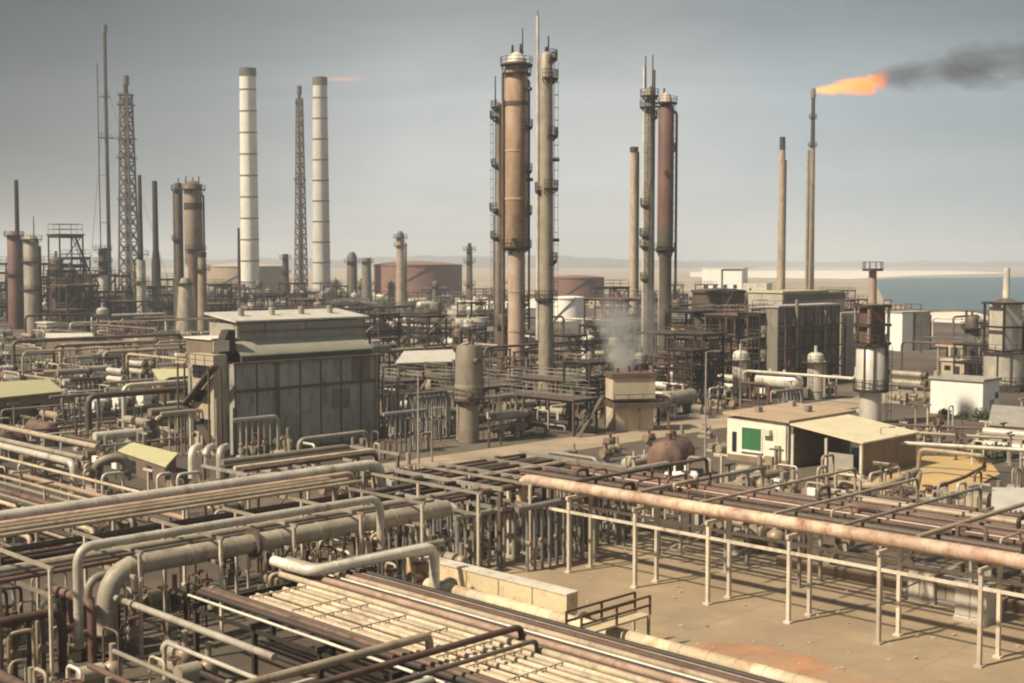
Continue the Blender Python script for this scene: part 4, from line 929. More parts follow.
rack('third rack of dark pipes between the eastern rack and the ochre yard', 75, -47, 'v', 5, 5.6, (0, 4.2), (3.0, 3.9), STEEL, .2, brace=2)
keep(73.5, 81, -50, -18)
for i in range(9):
    pv(75.1 + i * .47, -48 + (i % 4) * 1.5, -16, (4.22 if i % 2 else 3.3), (.15, .1, .13, .17)[i % 4], (DARK, RUSTP, STEEL, TANP, DRED, GREYP)[i % 6], ('dark', 'rust brown', 'dull steel', 'tan', 'dark red', 'grey')[i % 6] + ' pipe on the third rack')
land('huge rusty pipe', 800, 520, 65); land('big patchy pipe', 690, 655, 62); land('pipe deck', 380, 625, 60); land('huge swept elbow', 110, 590, 64); land('boxed duct', 500, 595, 73)
land('pipe junction', 540, 480, 90); land('sunlit pad legs', 800, 600, 68); land('shed foot rack', 290, 452, 95); land('near western rack', 200, 500, 70)

rr = random.Random(99)
for i in range(20):
    s, c = rr.uniform(62.6, 70.4), rr.uniform(-59, -19); h = rr.uniform(.35, 1.0); q = (U if rr.random() < .7 else V) * rr.uniform(.8, 2.4); p = UV(s, c, 5.2); m, d = rr.choice(((RUSTP, 'rust brown'), (DARK, 'dark'), (TANP, 'tan'), (RUSTP, 'rust brown'), (STEEL, 'dull steel')))
    pipe([p, p + Z * h, p + Z * h + q, p + q], rr.choice((.07, .1, .13)), m, 'small hooped ' + d + ' pipe on the overhead rack', group='small pipe loops on the overhead rack', bend=.3, name='pipe_loop', cat='pipe loop')
for i in range(8):
    c = -57 + i * 5.1 + rr.uniform(-1, 1); m, d = rr.choice(((RUSTP, 'rust brown'), (TANP, 'tan'), (GREYP, 'grey'), (STEEL, 'dull steel')))
    pu(c, 62.4, 79 + rr.uniform(-3, 2), 5.55 + .05 * (i % 2), rr.choice((.1, .14)), m, d + ' pipe laid across the overhead rack', d1=1.5)
# ---- pipes around the ochre yard
pipe([G(838, 484, 1.6), G(884, 487, 1.6), G(919, 470, 1.8), G(914, 496, .4)], .34, TANP, label='fat tan bent pipe in front of the ochre yard', bend=1.2)
pipe([G(918, 472, .2), G(920, 449, 2.4), G(984, 456, 2.4), G(984, 470, .5)], .2, TANP, label='tan goal post pipe framing the ochre yard', bend=.6)
pipe([G(905, 499, 1.2), G(965, 477, 1.2), G(985, 466, 1.2)], .15, RUSTP, label='rust brown pipe along the front edge of the ochre yard')
pipe([G(885, 442, 2.5), G(1040, 451, 2.5)], .2, PALE, label='pale pipe along the back of the ochre yard'); pipe([G(870, 430, 2.5), G(1040, 440, 2.5)], .16, GREYP, label='grey pipe before the white block building'); pipe([G(880, 424, 2.5), G(1040, 431, 2.5)], .13, RUSTP, label='rust brown pipe closest to the white block building')
land('ochre yard', 925, 475, 120)
keep_xy(G(925, 475).x, G(925, 475).y, 9)

# ---- western mid ground: pipes slanting down towards the camera
for s, c0, c1, z, r, m, lb, d1 in (
        (47.5, -124, -97, 4.0, .3, PALE, 'fat pale pipe slanting in from the west edge with a down turned end', 1.6),
        (52.4, -122, -102.5, 4.2, .26, CREAM, 'cream pipe behind the fat pale slanting pipe, ending at a flanged block', None),
        (50.4, -118, -101, 3.6, .23, GREYP, 'grey pipe between the fat pale and cream slanting pipes', None)):
    pv(s, c0, c1, z, r, m, label=lb, d1=d1, bend=.9, joints=3)
pipe([UV(52.4, -103.6, 1.4), UV(52.4, -102.2, 3.2), UV(54.6, -101.6, 3.2), UV(54.6, -101.6, 1.2)], .4, GREYP, label='thick grey flanged pipe block at the end of the cream slanting pipe', bend=1.2, flange=[(UV(52.4, -102.9, 2.4), (0, 0, 1)), (UV(54.6, -101.6, 2.0), (0, 0, 1))])
for i in range(12):
    s = 36 + i * .95 + rnd.uniform(-.2, .2)
    pv(s, -104 - rnd.uniform(0, 12), -76 - rnd.uniform(0, 9), 1.2 + (i * 5 % 4) * .7, (.11, .16, .2, .13)[i % 4], (RUSTP, TANP, STEEL, GREYP, PINKR, CREAM)[i % 6], ('rust brown', 'tan', 'dull steel', 'grey', 'rusty pink', 'cream')[i % 6] + ' slanting western pipe', d1=.3 if i % 2 else None, bend=.5)
lowshed([G(118, 450, 1.9), G(166, 466, 1.9), G(178, 454, 1.9), G(132, 443, 1.9)], 1.9, 'low pale yellow flat roofed kiosk among the slanting western pipes', YROOF, BROWNW, .1)
for px, w, lb in ((103, 1.1, 'pale inverted U pipe close to the thick grey rack pipe, by the slanting pipes'), (158, .8, 'narrow pale inverted U pipe beside the yellow kiosk'), (178, 1.3, 'wide pale inverted U pipe between kiosk and shed rack')):
    p = G(px, 505, 1.0); pipe([p, p + Z * 2.4, p + Z * 2.4 + U * w * 1.6, p + Z * .4 + U * w * 1.6], .13, PALE, label=lb, bend=.45)
for px, lb in ((192, 'first'), (206, 'middle'), (220, 'last')):
    p = G(px, 478, .5); pipe([p, p + Z * 2.6, p + Z * 2.6 + U * 1.5 - V * 1.2], .33, PALE, label='stout pale hooked pipe before the shed, %s of three' % lb, bend=.8)
keep(34, 64, -112, -80)
# pump row on its plinth
a, b = G(60, 424), G(192, 404)
pl = MB().hexa([a, b, b + Vector((1.5, 7, 0)), a + Vector((1.5, 7, 0))] + [q + Z * .6 for q in (a, b, b + Vector((1.5, 7, 0)), a + Vector((1.5, 7, 0)))]).build('concrete_plinth', WALLG); tag(pl, 'long low concrete plinth carrying the three white pump motors', 'plinth')
def pump(p, rz, label, mm, sc=1.0):
    root = thing('pump', label, 'pump', p, rz)
    MB().box((0, 0, .15), (2.2 * sc, .9 * sc, .3)).build('base', WALLG, root); MB().cyl((-.9 * sc, 0, .8 * sc), (.2 * sc, 0, .8 * sc), .42 * sc, seg=14).build('motor', mm, root)
    MB().box((-.35 * sc, 0, .4 * sc), (.9 * sc, .6 * sc, .4 * sc)).build('foot', mm, root)
    MB().lathe([(.3 * sc, .25), (.46 * sc, .5 * sc), (.46 * sc, 1.0 * sc), (.2 * sc, 1.2 * sc)], (.75 * sc, 0), 14).build('casing', VALV, root); MB().cyl((.75 * sc, 0, 1.1 * sc), (.75 * sc, 0, 2.0 * sc), .16 * sc, seg=8).build('outlet_pipe', GREYP, root)
    return root
for px, lb in ((86, 'white pump motor on the plinth, the one closest to the yellow roofed shed'), (109, 'white pump motor in the middle of the plinth'), (134, 'white pump motor on the plinth, the one closest to the small yellow roofed hut')):
    q = a + (b - a) * ((px - 60) / 132) + Vector((.8, 1.8, .6)); pump(q, R(60), lb, WHITE, 1.6)
keep_xy((a + b).x / 2, (a + b).y / 2, 10)
# brown drum, white vessels behind the eastern rack
def drum(p, rz, l, r, zc, m, label, desc=None, end=None):
    root = thing('horizontal_drum', label, 'drum', p, rz); k = l / 2
    if not label: AUTO.append((root, desc))
    prof = [(.05, -k - r * .5), (r * .6, -k - r * .4), (r * .92, -k - r * .18), (r, -k), (r, k), (r * .92, k + r * .18), (r * .6, k + r * .4), (.05, k + r * .5)]
    sh_ = MB().lathe(prof, seg=20); sh_.v = [Vector((q.z, q.y, q.x + zc)) for q in sh_.v]; sh_.build('shell', m, root)
    for x in (-k * .6, k * .6): MB().box((x, 0, (zc - r * .6) / 2), (.35, r * 1.6, max(.2, zc - r * .6))).build('saddle', WALLG, root)
    for x in (-k * .45, k * .3): MB().cyl((x, 0, zc + r * .9), (x, 0, zc + r + .5), r * .18, seg=8).build('nozzle', m, root)
    for x in (-k * .8, 0, k * .8): MB().cyl((x - .06, 0, zc), (x + .06, 0, zc), r * 1.02, seg=20).build('band', m, root)
    return root
drum(G(671, 476), R(70), 5.0, 1.75, 1.9, RUSTP, 'round brown drum lying behind the huge rusty pipe'); drum(G(681, 487), R(10), 2.6, .62, .8, WHITE, 'small white drum in front of the round brown drum')
drum(G(640, 474), R(45), 4.2, .55, 1.2, PALE, 'slim pale drum between the road and the round brown drum')
keep_xy(G(668, 478).x, G(668, 478).y, 5); land('round brown drum', 668, 462, 152)
# cabinets under the eastern rack
def cabinet(p, w, d, h, label, m=PALE, rz=R(-45)):
    root = thing('equipment_cabinet', label, 'cabinet', p, rz)
    MB().box((0, 0, .12), (w * 1.1, d * 1.1, .24)).build('base', WALLG, root); MB().box((0, 0, .24 + h / 2), (w, d, h)).build('body', m, root); MB().box((0, 0, .28 + h), (w * 1.08, d * 1.1, .1)).build('roof', WALLG, root)
    for sx in (-.25, .25): MB().box((sx * w, -d / 2 - .02, .24 + h * .5), (w * .44, .05, h * .86)).build('door', m, root)
    return root
cabinet(G(925, 600), 1.7, 1.2, 1.75, 'pale equipment cabinet under the eastern rack, close to a rack leg'); cabinet(G(975, 621), 1.8, 1.2, 1.9, 'pale equipment cabinet under the eastern rack, taller one near the frame edge'); cabinet(G(950, 604), 1.4, 1.0, 1.3, 'grey equipment cabinet standing between the two pale cabinets', GREYP)
bw = MB().box((0, 0, .35), (22, .4, .7)).build('low_wall', BROWNW); bw.location = UV(71.8, -36); bw.rotation_euler = (0, 0, R(-45)); tag(bw, 'low brown kerb wall behind the equipment cabinets', 'wall')
# lamp posts
def lamp(px, py, ytop, label):
    p = G(px, py); h = ZP(ytop, p.y); root = thing('lamp_post', label, 'lamp post', p, 0, 'thin lamp posts')
    MB().cyl((0, 0, 0), (0, 0, h), .12, .07, 8).build('pole', GALV, root); MB().bar((0, 0, h), (.9, -.3, h + .15), .07).build('arm', GALV, root); MB().box((1.0, -.33, h + .13), (.55, .22, .12)).build('lamp_head', GREYP, root)
lamp(418.5, 474, 372, 'thin pale lamp post between the grey shed and the grey upright vessel'); lamp(705, 478, 352, 'tall dark lamp post beside the white house'); lamp(432, 462, 408, 'short lamp post near the grey upright vessel'); lamp(740, 430, 340, 'lamp post behind the white house roof')
lamp(880, 470, 428, 'short lamp post at the corner of the pale canopy'); lamp(617, 420, 340, 'lamp post against the cream furnace box')

# ---- flames (they give off light), smoke and steam: tapering plumes of real volume
def plume(name, p, L, w0, w1, lift, colr, dens, nsc, cut, label, emit=None, seed=0.0, kind=None, ani=(.45, 1, 1), shape=.6, rot=0.0, endfade=.7, namp=1.1):
    m = bpy.data.materials.new(name); m.use_nodes = True; t = m.node_tree; t.nodes.clear(); N = t.nodes.new; LK = t.links.new
    o_ = N('ShaderNodeOutputMaterial'); v = N('ShaderNodeVolumePrincipled'); LK(v.outputs[0], o_.inputs['Volume']); v.inputs['Color'].default_value = (*colr, 1)
    def mth(op, a, b=0.0, c=None, clamp=False):
        n = N('ShaderNodeMath'); n.operation = op; n.use_clamp = clamp
        for k, q in enumerate((a, b, c)):
            if q is None: continue
            if isinstance(q, (int, float)): n.inputs[k].default_value = q
            else: LK(q, n.inputs[k])
        return n.outputs[0]
    tc_ = N('ShaderNodeTexCoord'); mp_ = N('ShaderNodeMapping'); mp_.inputs['Scale'].default_value = [nsc * q for q in ani]; mp_.inputs['Location'].default_value = (seed, seed * 2, seed * 3); LK(tc_.outputs['Object'], mp_.inputs[0])
    nz_ = N('ShaderNodeTexNoise'); nz_.inputs['Scale'].default_value = 1.0; nz_.inputs['Detail'].default_value = 6; nz_.inputs['Roughness'].default_value = .62; nz_.inputs['Distortion'].default_value = .8; LK(mp_.outputs[0], nz_.inputs[0])
    sx = N('ShaderNodeSeparateXYZ'); LK(tc_.outputs['Object'], sx.inputs[0])
    f = mth('DIVIDE', sx.outputs[0], L, clamp=True)
    rad = mth('MULTIPLY_ADD', mth('POWER', f, shape), (w1 - w0) / 2, w0 / 2)
    zc = mth('SUBTRACT', sx.outputs[2], mth('MULTIPLY', f, lift))
    r2 = mth('ADD', mth('MULTIPLY', zc, zc), mth('MULTIPLY', sx.outputs[1], sx.outputs[1]))
    q = mth('DIVIDE', mth('SQRT', r2), rad)
    body = mth('SUBTRACT', 1.0, q)                                   # 1 on the axis, 0 at the rim
    end = mth('MULTIPLY', mth('MULTIPLY', mth('SUBTRACT', 1.0, f), 1.0 / (1 - endfade) if endfade < 1 else 1.0, clamp=True), 1.0)
    d = mth('SUBTRACT', mth('ADD', mth('MULTIPLY', body, .75), mth('MULTIPLY', nz_.outputs[0], namp)), cut)
    d = mth('MULTIPLY', mth('MULTIPLY', mth('MAXIMUM', d, 0.0), end), dens)
    LK(d, v.inputs['Density'])
    if emit:
        rp = N('ShaderNodeValToRGB'); e = rp.color_ramp.elements; e[0].position = 0; e[0].color = (*emit[0], 1); e[1].position = 1; e[1].color = (*emit[2], 1); e.new(.5).color = (*emit[1], 1)
        LK(mth('ADD', mth('MULTIPLY', f, .75), mth('MULTIPLY', mth('SUBTRACT', nz_.outputs[0], .5), 1.2), clamp=True), rp.inputs[0]); LK(rp.outputs[0], v.inputs['Emission Color']); LK(mth('MULTIPLY', d, emit[3]), v.inputs['Emission Strength'])
    mb = MB(); rings = []
    for i in range(13):
        ff = i / 12; r = (w0 + (w1 - w0) * ff ** shape) / 2 * 1.02
        rings.append([Vector((ff * L, math.cos(a * math.pi / 8) * r, math.sin(a * math.pi / 8) * r + ff * lift)) for a in range(16)])
    o = mb.quadstrip(rings).build(name, m); o.location = p; o.rotation_euler = (0, rot, 0)
    tag(o, label, name.split('_')[-1], kind=kind); return o
def plumes():
    plume('flame', D(812.5, 91, 480), 28, 1.4, 10.0, 3.4, (.3, .2, .12), .6, .26, 1.02, 'big orange flame streaming from the burning flare stack', ((1.0, .50, .06), (1.0, .25, .015), (.75, .10, .01), 1.15), 2.3, endfade=.75, namp=2.0)
    plume('flame', D(323, 79, 640), 22, 1.5, 4.5, .3, (.3, .2, .12), .16, .35, .60, 'small faint orange flame trailing from the shorter concrete chimney', ((1.0, .35, .1), (.9, .25, .06), (.7, .15, .04), 1.3), 7.1, endfade=.4)
    plume('dark_smoke', D(872, 80, 480), 85, 7.0, 27, 11.0, (.10, .095, .09), .18, .15, 1.12, 'dark smoke drifting away from the big orange flame', None, 4.0, 'stuff', endfade=.4, namp=2.1)
    plume('steam', D(622, 372, 160), 9, 3.0, 7.5, 2.0, (.78, .77, .73), .9, .42, .95, 'pale steam rising over the cream furnace box', None, 9.0, 'stuff', (1, 1, 1), rot=R(-82), endfade=.2, namp=1.9)
    plume('steam', D(648, 362, 200), 12, 2.6, 7.0, 1.0, (.78, .77, .73), .6, .36, .95, 'pale steam drifting past the foot of the paired slender column', None, 13.0, 'stuff', (1, 1, 1), rot=R(-84), endfade=.2, namp=1.9)

# ================================================================== process equipment filling the plant: one of each kind, then copies
PROTO = []
def proto(root): PROTO.append(root); return root
def p_vessel(r, h, m, sk=1.2, plat=True):
    root = thing('process_vessel', None, 'vessel'); prof = [(r, sk), (r, sk + h), (r * .9, sk + h + r * .3), (r * .55, sk + h + r * .5), (.05, sk + h + r * .56)]
    MB().lathe(prof, seg=16).build('shell', m, root); MB().lathe([(r * .9, 0), (r * .9, sk)], seg=16).build('skirt', WALLG, root)
    MB().cyl((0, 0, sk + h), (0, 0, sk + h + r + .4), r * .2, seg=8).build('nozzle', m, root)
    if plat:
        p = MB().ringsector((0, 0), r, r + .8, sk + h * .82, .15, R(-200), R(40), 10).build('platform', DARK, root)
        hh = MB(); ro = r + .75
        for q in (.55, 1.1): hh.ringsector((0, 0), ro - .03, ro + .03, sk + h * .82 + q, .06, R(-200), R(40), 10)
        for i in range(7):
            a = R(-200 + 40 * i); d = Vector((math.cos(a), math.sin(a), 0)) * ro; hh.bar(d + Z * (sk + h * .82), d + Z * (sk + h * .82 + 1.15), .06)
        hh.build('handrail', DARK, p)
        MB().ladder((0, -r - .15, 0), (0, -r - .15, sk + h * .82), (0, -1, 0), .5, .06, False).build('ladder', DARK, root)
    MB().cyl((r + .2, .2, .3), (r + .2, .2, sk + h * .9), r * .16, seg=8).build('riser_pipe', GREYP, root)
    return proto(root)
def p_frame(nx, ny, bx, levels, m, fill=0):
    root = thing('process_structure', None, 'steel frame'); top = max(levels); rr = random.Random(nx * 10 + ny + fill)
    leg = MB().box((0, 0, top / 2), (.26, .26, top)).mesh('post', m); X_, Y_ = nx * bx, ny * bx
    for i in range(nx + 1):
        for j in range(ny + 1): link(leg, 'post', root, (i * bx - X_ / 2, j * bx - Y_ / 2, 0))
    for z in levels:
        d = MB().box((0, 0, z), (X_ + .6, Y_ + .6, .14)).build('deck', m, root); mb = MB()
        for y in (-Y_ / 2, Y_ / 2): mb.bar((-X_ / 2, y, z - .2), (X_ / 2, y, z - .2), .2, .28)
        for x in (-X_ / 2, X_ / 2): mb.bar((x, -Y_ / 2, z - .2), (x, Y_ / 2, z - .2), .2, .28)
        mb.build('edge_beam', DARK, root)
        MB().railing([(-X_ / 2, -Y_ / 2, z), (X_ / 2, -Y_ / 2, z), (X_ / 2, Y_ / 2, z), (-X_ / 2, Y_ / 2, z), (-X_ / 2, -Y_ / 2, z)], 1.1, .06, 2).build('handrail', GALV if fill % 2 else STEEL, d)
    z0 = 0
    for z in levels:
        MB().bar((-X_ / 2, -Y_ / 2, z0), (-X_ / 2 + bx, -Y_ / 2, z), .12).build('brace', m, root); MB().bar((X_ / 2, -Y_ / 2, z0), (X_ / 2, Y_ / 2, z), .12).build('brace', m, root); z0 = z
    st = MB(); z0 = 0
    for k, z in enumerate(levels):
        a = Vector((X_ / 2 + .7, -Y_ / 2, z0)); b = Vector((X_ / 2 + .7, Y_ / 2, z)); st.bar(a if k % 2 == 0 else Vector((a.x, b.y, a.z)), b if k % 2 == 0 else Vector((b.x, a.y, b.z)), .5, .09); z0 = z
    st.build('stair', STEEL, root)
    return proto(root)
def p_drum(l, r, zc, m): 
    root = drum((0, 0, 0), 0, l, r, zc, m, '-'); return proto(root)
def p_exch(m, n=2):
    root = thing('heat_exchanger', None, 'heat exchanger')
    for k in range(n):
        z = 1.1 + k * 1.35
        MB().cyl((-2.8, 0, z), (2.4, 0, z), .48, seg=14).build('shell', m, root); MB().cyl((2.4, 0, z), (3.1, 0, z), .56, seg=14).build('channel_head', STEEL, root); MB().cyl((2.35, 0, z), (2.5, 0, z), .66, seg=14).build('flange', STEEL, root)
        MB().cyl((1.7, 0, z + .4), (1.7, 0, z + .75), .17, seg=8).build('nozzle', m, root)
    for x in (-1.7, 1.5): MB().box((x, 0, .55), (.4, 1.0, 1.1)).build('saddle', WALLG, root)
    return proto(root)
def p_cooler():
    root = thing('air_cooler', None, 'air cooler')
    leg = MB().box((0, 0, 2.4), (.24, .24, 4.8)).mesh('leg', STEEL)
    for x in (-5, 0, 5):
        for y in (-2.4, 2.4): link(leg, 'leg', root, (x, y, 0))
    MB().box((0, 0, 5.3), (10.6, 5.2, .9)).build('tube_bundle', GALV, root)
    fan = MB().ringsector((0, 0), 1.7, 1.95, 0, .9, 0, 2 * math.pi, 20).mesh('fan_ring', PALE)
    for x in (-2.6, 2.6): link(fan, 'fan_ring', root, (x, 0, 5.75))
    MB().box((0, -3.2, 4.7), (10.6, 1.0, .1)).railing([(-5.3, -3.7, 4.7), (5.3, -3.7, 4.7)], 1.1, .06).build('walkway', DARK, root)
    return proto(root)
def p_manifold(m, n, h, r):
    root = thing('pipe_manifold', None, 'manifold')
    MB().tube([(-n * .35 - .6, 0, h), (n * .35 + .6, 0, h), (n * .35 + .6, 0, 0)], r * 1.8, 10, .6).build('header', m, root)
    rs = MB().cyl((0, 0, 0), (0, 0, h), r, seg=8).mesh('riser_pipe', m)
    for i in range(n): link(rs, 'riser_pipe', root, ((i - (n - 1) / 2) * .7, 0, 0))
    vb = MB().cyl((0, -.35, h * .45), (0, .15, h * .45), r * 1.7, seg=8).mesh('valve', VALV)
    for i in range(0, n, 2): link(vb, 'valve', root, ((i - (n - 1) / 2) * .7, 0, 0))
    return proto(root)
def p_valve():
    root = thing('gate_valve', None, 'valve'); MB().cyl((-.45, 0, .7), (.45, 0, .7), .22, seg=10).build('body', VALV, root); MB().cyl((0, 0, .7), (0, 0, 1.35), .11, seg=8).build('stem', VALV, root)
    MB().ringsector((0, 0), .24, .33, 1.32, .07, 0, 2 * math.pi, 12).bar((-.3, 0, 1.35), (.3, 0, 1.35), .05).build('hand_wheel', DRED, root); MB().box((0, 0, .25), (.4, .3, .5)).build('foot', WALLG, root)
    for x in (-.45, .45): MB().cyl((x - .05, 0, .7), (x + .05, 0, .7), .34, seg=10).build('flange', VALV, root)
    return proto(root)
def p_hut(m, rm):
    root = thing('equipment_hut', None, 'hut'); MB().box((0, 0, 1.5), (4.5, 3.2, 3)).build('wall', m, root); MB().box((0, 0, 3.1), (5, 3.7, .2)).build('roof', rm, root)
    MB().box((.6, -1.62, 1.1), (1.0, .08, 2.1)).build('door', DARK, root); MB().box((-1.1, -1.62, 1.8), (1.1, .08, .8)).build('window', GLASS, root); return proto(root)
def p_rack(n, sp, w, h, m):
    root = rack('-', 0, 0, 'u', n, sp, (0, w), (h * .72, h), m, .24, brace=3); return proto(root)

K = {}
K['drum_g'] = (p_drum(5.5, 1.05, 2.1, GREYP), 'grey horizontal drum', 'drums among the process units')
K['drum_w'] = (p_drum(6.5, 1.2, 2.6, PALE), 'pale horizontal drum', 'drums among the process units')
K['drum_r'] = (p_drum(4.5, .9, 1.8, RUSTP), 'rust brown horizontal drum', 'drums among the process units')
K['ves_g'] = (p_vessel(.95, 6.0, GREYP), 'stocky grey railed vessel', 'upright vessels among the process units')
K['ves_w'] = (p_vessel(1.2, 5.0, PALE), 'pale railed upright vessel', 'upright vessels among the process units')
K['ves_r'] = (p_vessel(.8, 7.0, RUSTP), 'slim rusty railed upright vessel', 'upright vessels among the process units')
K['ves_d'] = (p_vessel(1.1, 9.0, STEEL), 'taller steel railed upright vessel', 'upright vessels among the process units')
K['frm_a'] = (p_frame(2, 1, 4.5, (3.6, 7.0), DARK, 1), 'two tier dark steel frame', 'process frames')
K['frm_b'] = (p_frame(1, 1, 5.0, (3.4, 6.6, 9.8), DARK, 2), 'three tier dark steel frame', 'process frames')
K['frm_c'] = (p_frame(3, 1, 4.0, (4.2,), STEEL, 3), 'long single tier steel frame', 'process frames')
K['frm_d'] = (p_frame(2, 2, 4.5, (4.0, 8.0), RUSTP, 4), 'broad two tier rusty frame', 'process frames')
K['exch'] = (p_exch(GREYP), 'twin grey exchanger shells', 'heat exchangers')
K['exch_p'] = (p_exch(PALE), 'twin pale exchanger shells', 'heat exchangers')
K['exch_1'] = (p_exch(TANP, 1), 'single tan exchanger shell', 'heat exchangers')
K['cool'] = (p_cooler(), 'raised twin fan air cooler', 'air coolers')
K['man_b'] = (p_manifold(BLUEG, 7, 4.2, .11), 'blue grey pipe manifold', 'pipe manifolds')
K['man_g'] = (p_manifold(GALV, 6, 3.6, .1), 'pale grey pipe manifold', 'pipe manifolds')
K['man_r'] = (p_manifold(RUSTP, 5, 3.0, .13), 'rust brown pipe manifold', 'pipe manifolds')
K['valve'] = (p_valve(), 'hand wheel gate valve', 'gate valves')
K['hut'] = (p_hut(WHITE, WALLG), 'small white equipment hut', 'equipment huts')
K['hut_t'] = (p_hut(TANT := TANKT, ROOFW), 'small white roofed tan hut', 'equipment huts')
K['rack'] = (p_rack(5, 5.5, 4.5, 5.2, STEEL), 'dull steel pipe rack segment', 'pipe rack segments')
K['pump'] = (pump((0, 0, 0), 0, None, GREYP), 'squat grey pump', 'small pumps'); PROTO.append(K['pump'][0])
def put(kind, p, rz, sc=None, desc=None):
    root, d, g = K[kind]; r = dup(root, p, rz, sc)
    for key in ('label',):
        if key in r: del r[key]
    r['group'] = g; AUTO.append((r, desc or d)); return r
def free(p, m=1.5):
    s, c = p.dot(U), p.dot(V)
    return not any(a - m < s < b + m and e - m < c < f + m for a, b, e, f in KEEP)
PIPEC = [(GREYP, 'grey'), (TANP, 'tan'), (RUSTP, 'rust brown'), (STEEL, 'dull steel'), (PALE, 'pale'), (CREAM, 'cream'), (DARK, 'dark')]
def cellpipes(p, size, n, hmax, rr):
    s, c = p.dot(U), p.dot(V)
    for _ in range(n):
        m, d = rr.choices(PIPEC, (3, 2, 3, 3, 2, 2, 2))[0]; z = rr.uniform(.5, hmax); r = rr.choice((.09, .12, .16, .22)); L = size * rr.uniform(.7, 1.5)
        o = rr.uniform(-size / 2, size / 2)
        a, b = (UV(s - L / 2, c + o, z), UV(s + L / 2, c + o, z)) if rr.random() < .5 else (UV(s + o, c - L / 2, z), UV(s + o, c + L / 2, z))
        pts = [a, b]
        if rr.random() < .8: pts.append(b + Z * (-z + .2 if rr.random() < .6 else rr.uniform(1, 2.5)))
        if rr.random() < .6: pts.insert(0, a + Z * (-z + .2))
        w = 'low ' if z < 1.6 else ('head high ' if z < 3 else 'raised ')
        pipe(pts, r, m, w + ('bent ' if len(pts) == 3 else 'arched ' if len(pts) == 4 else 'straight ') + d + ' pipe', group='pipes among the process units', bend=r * 4)
rr = random.Random(21)
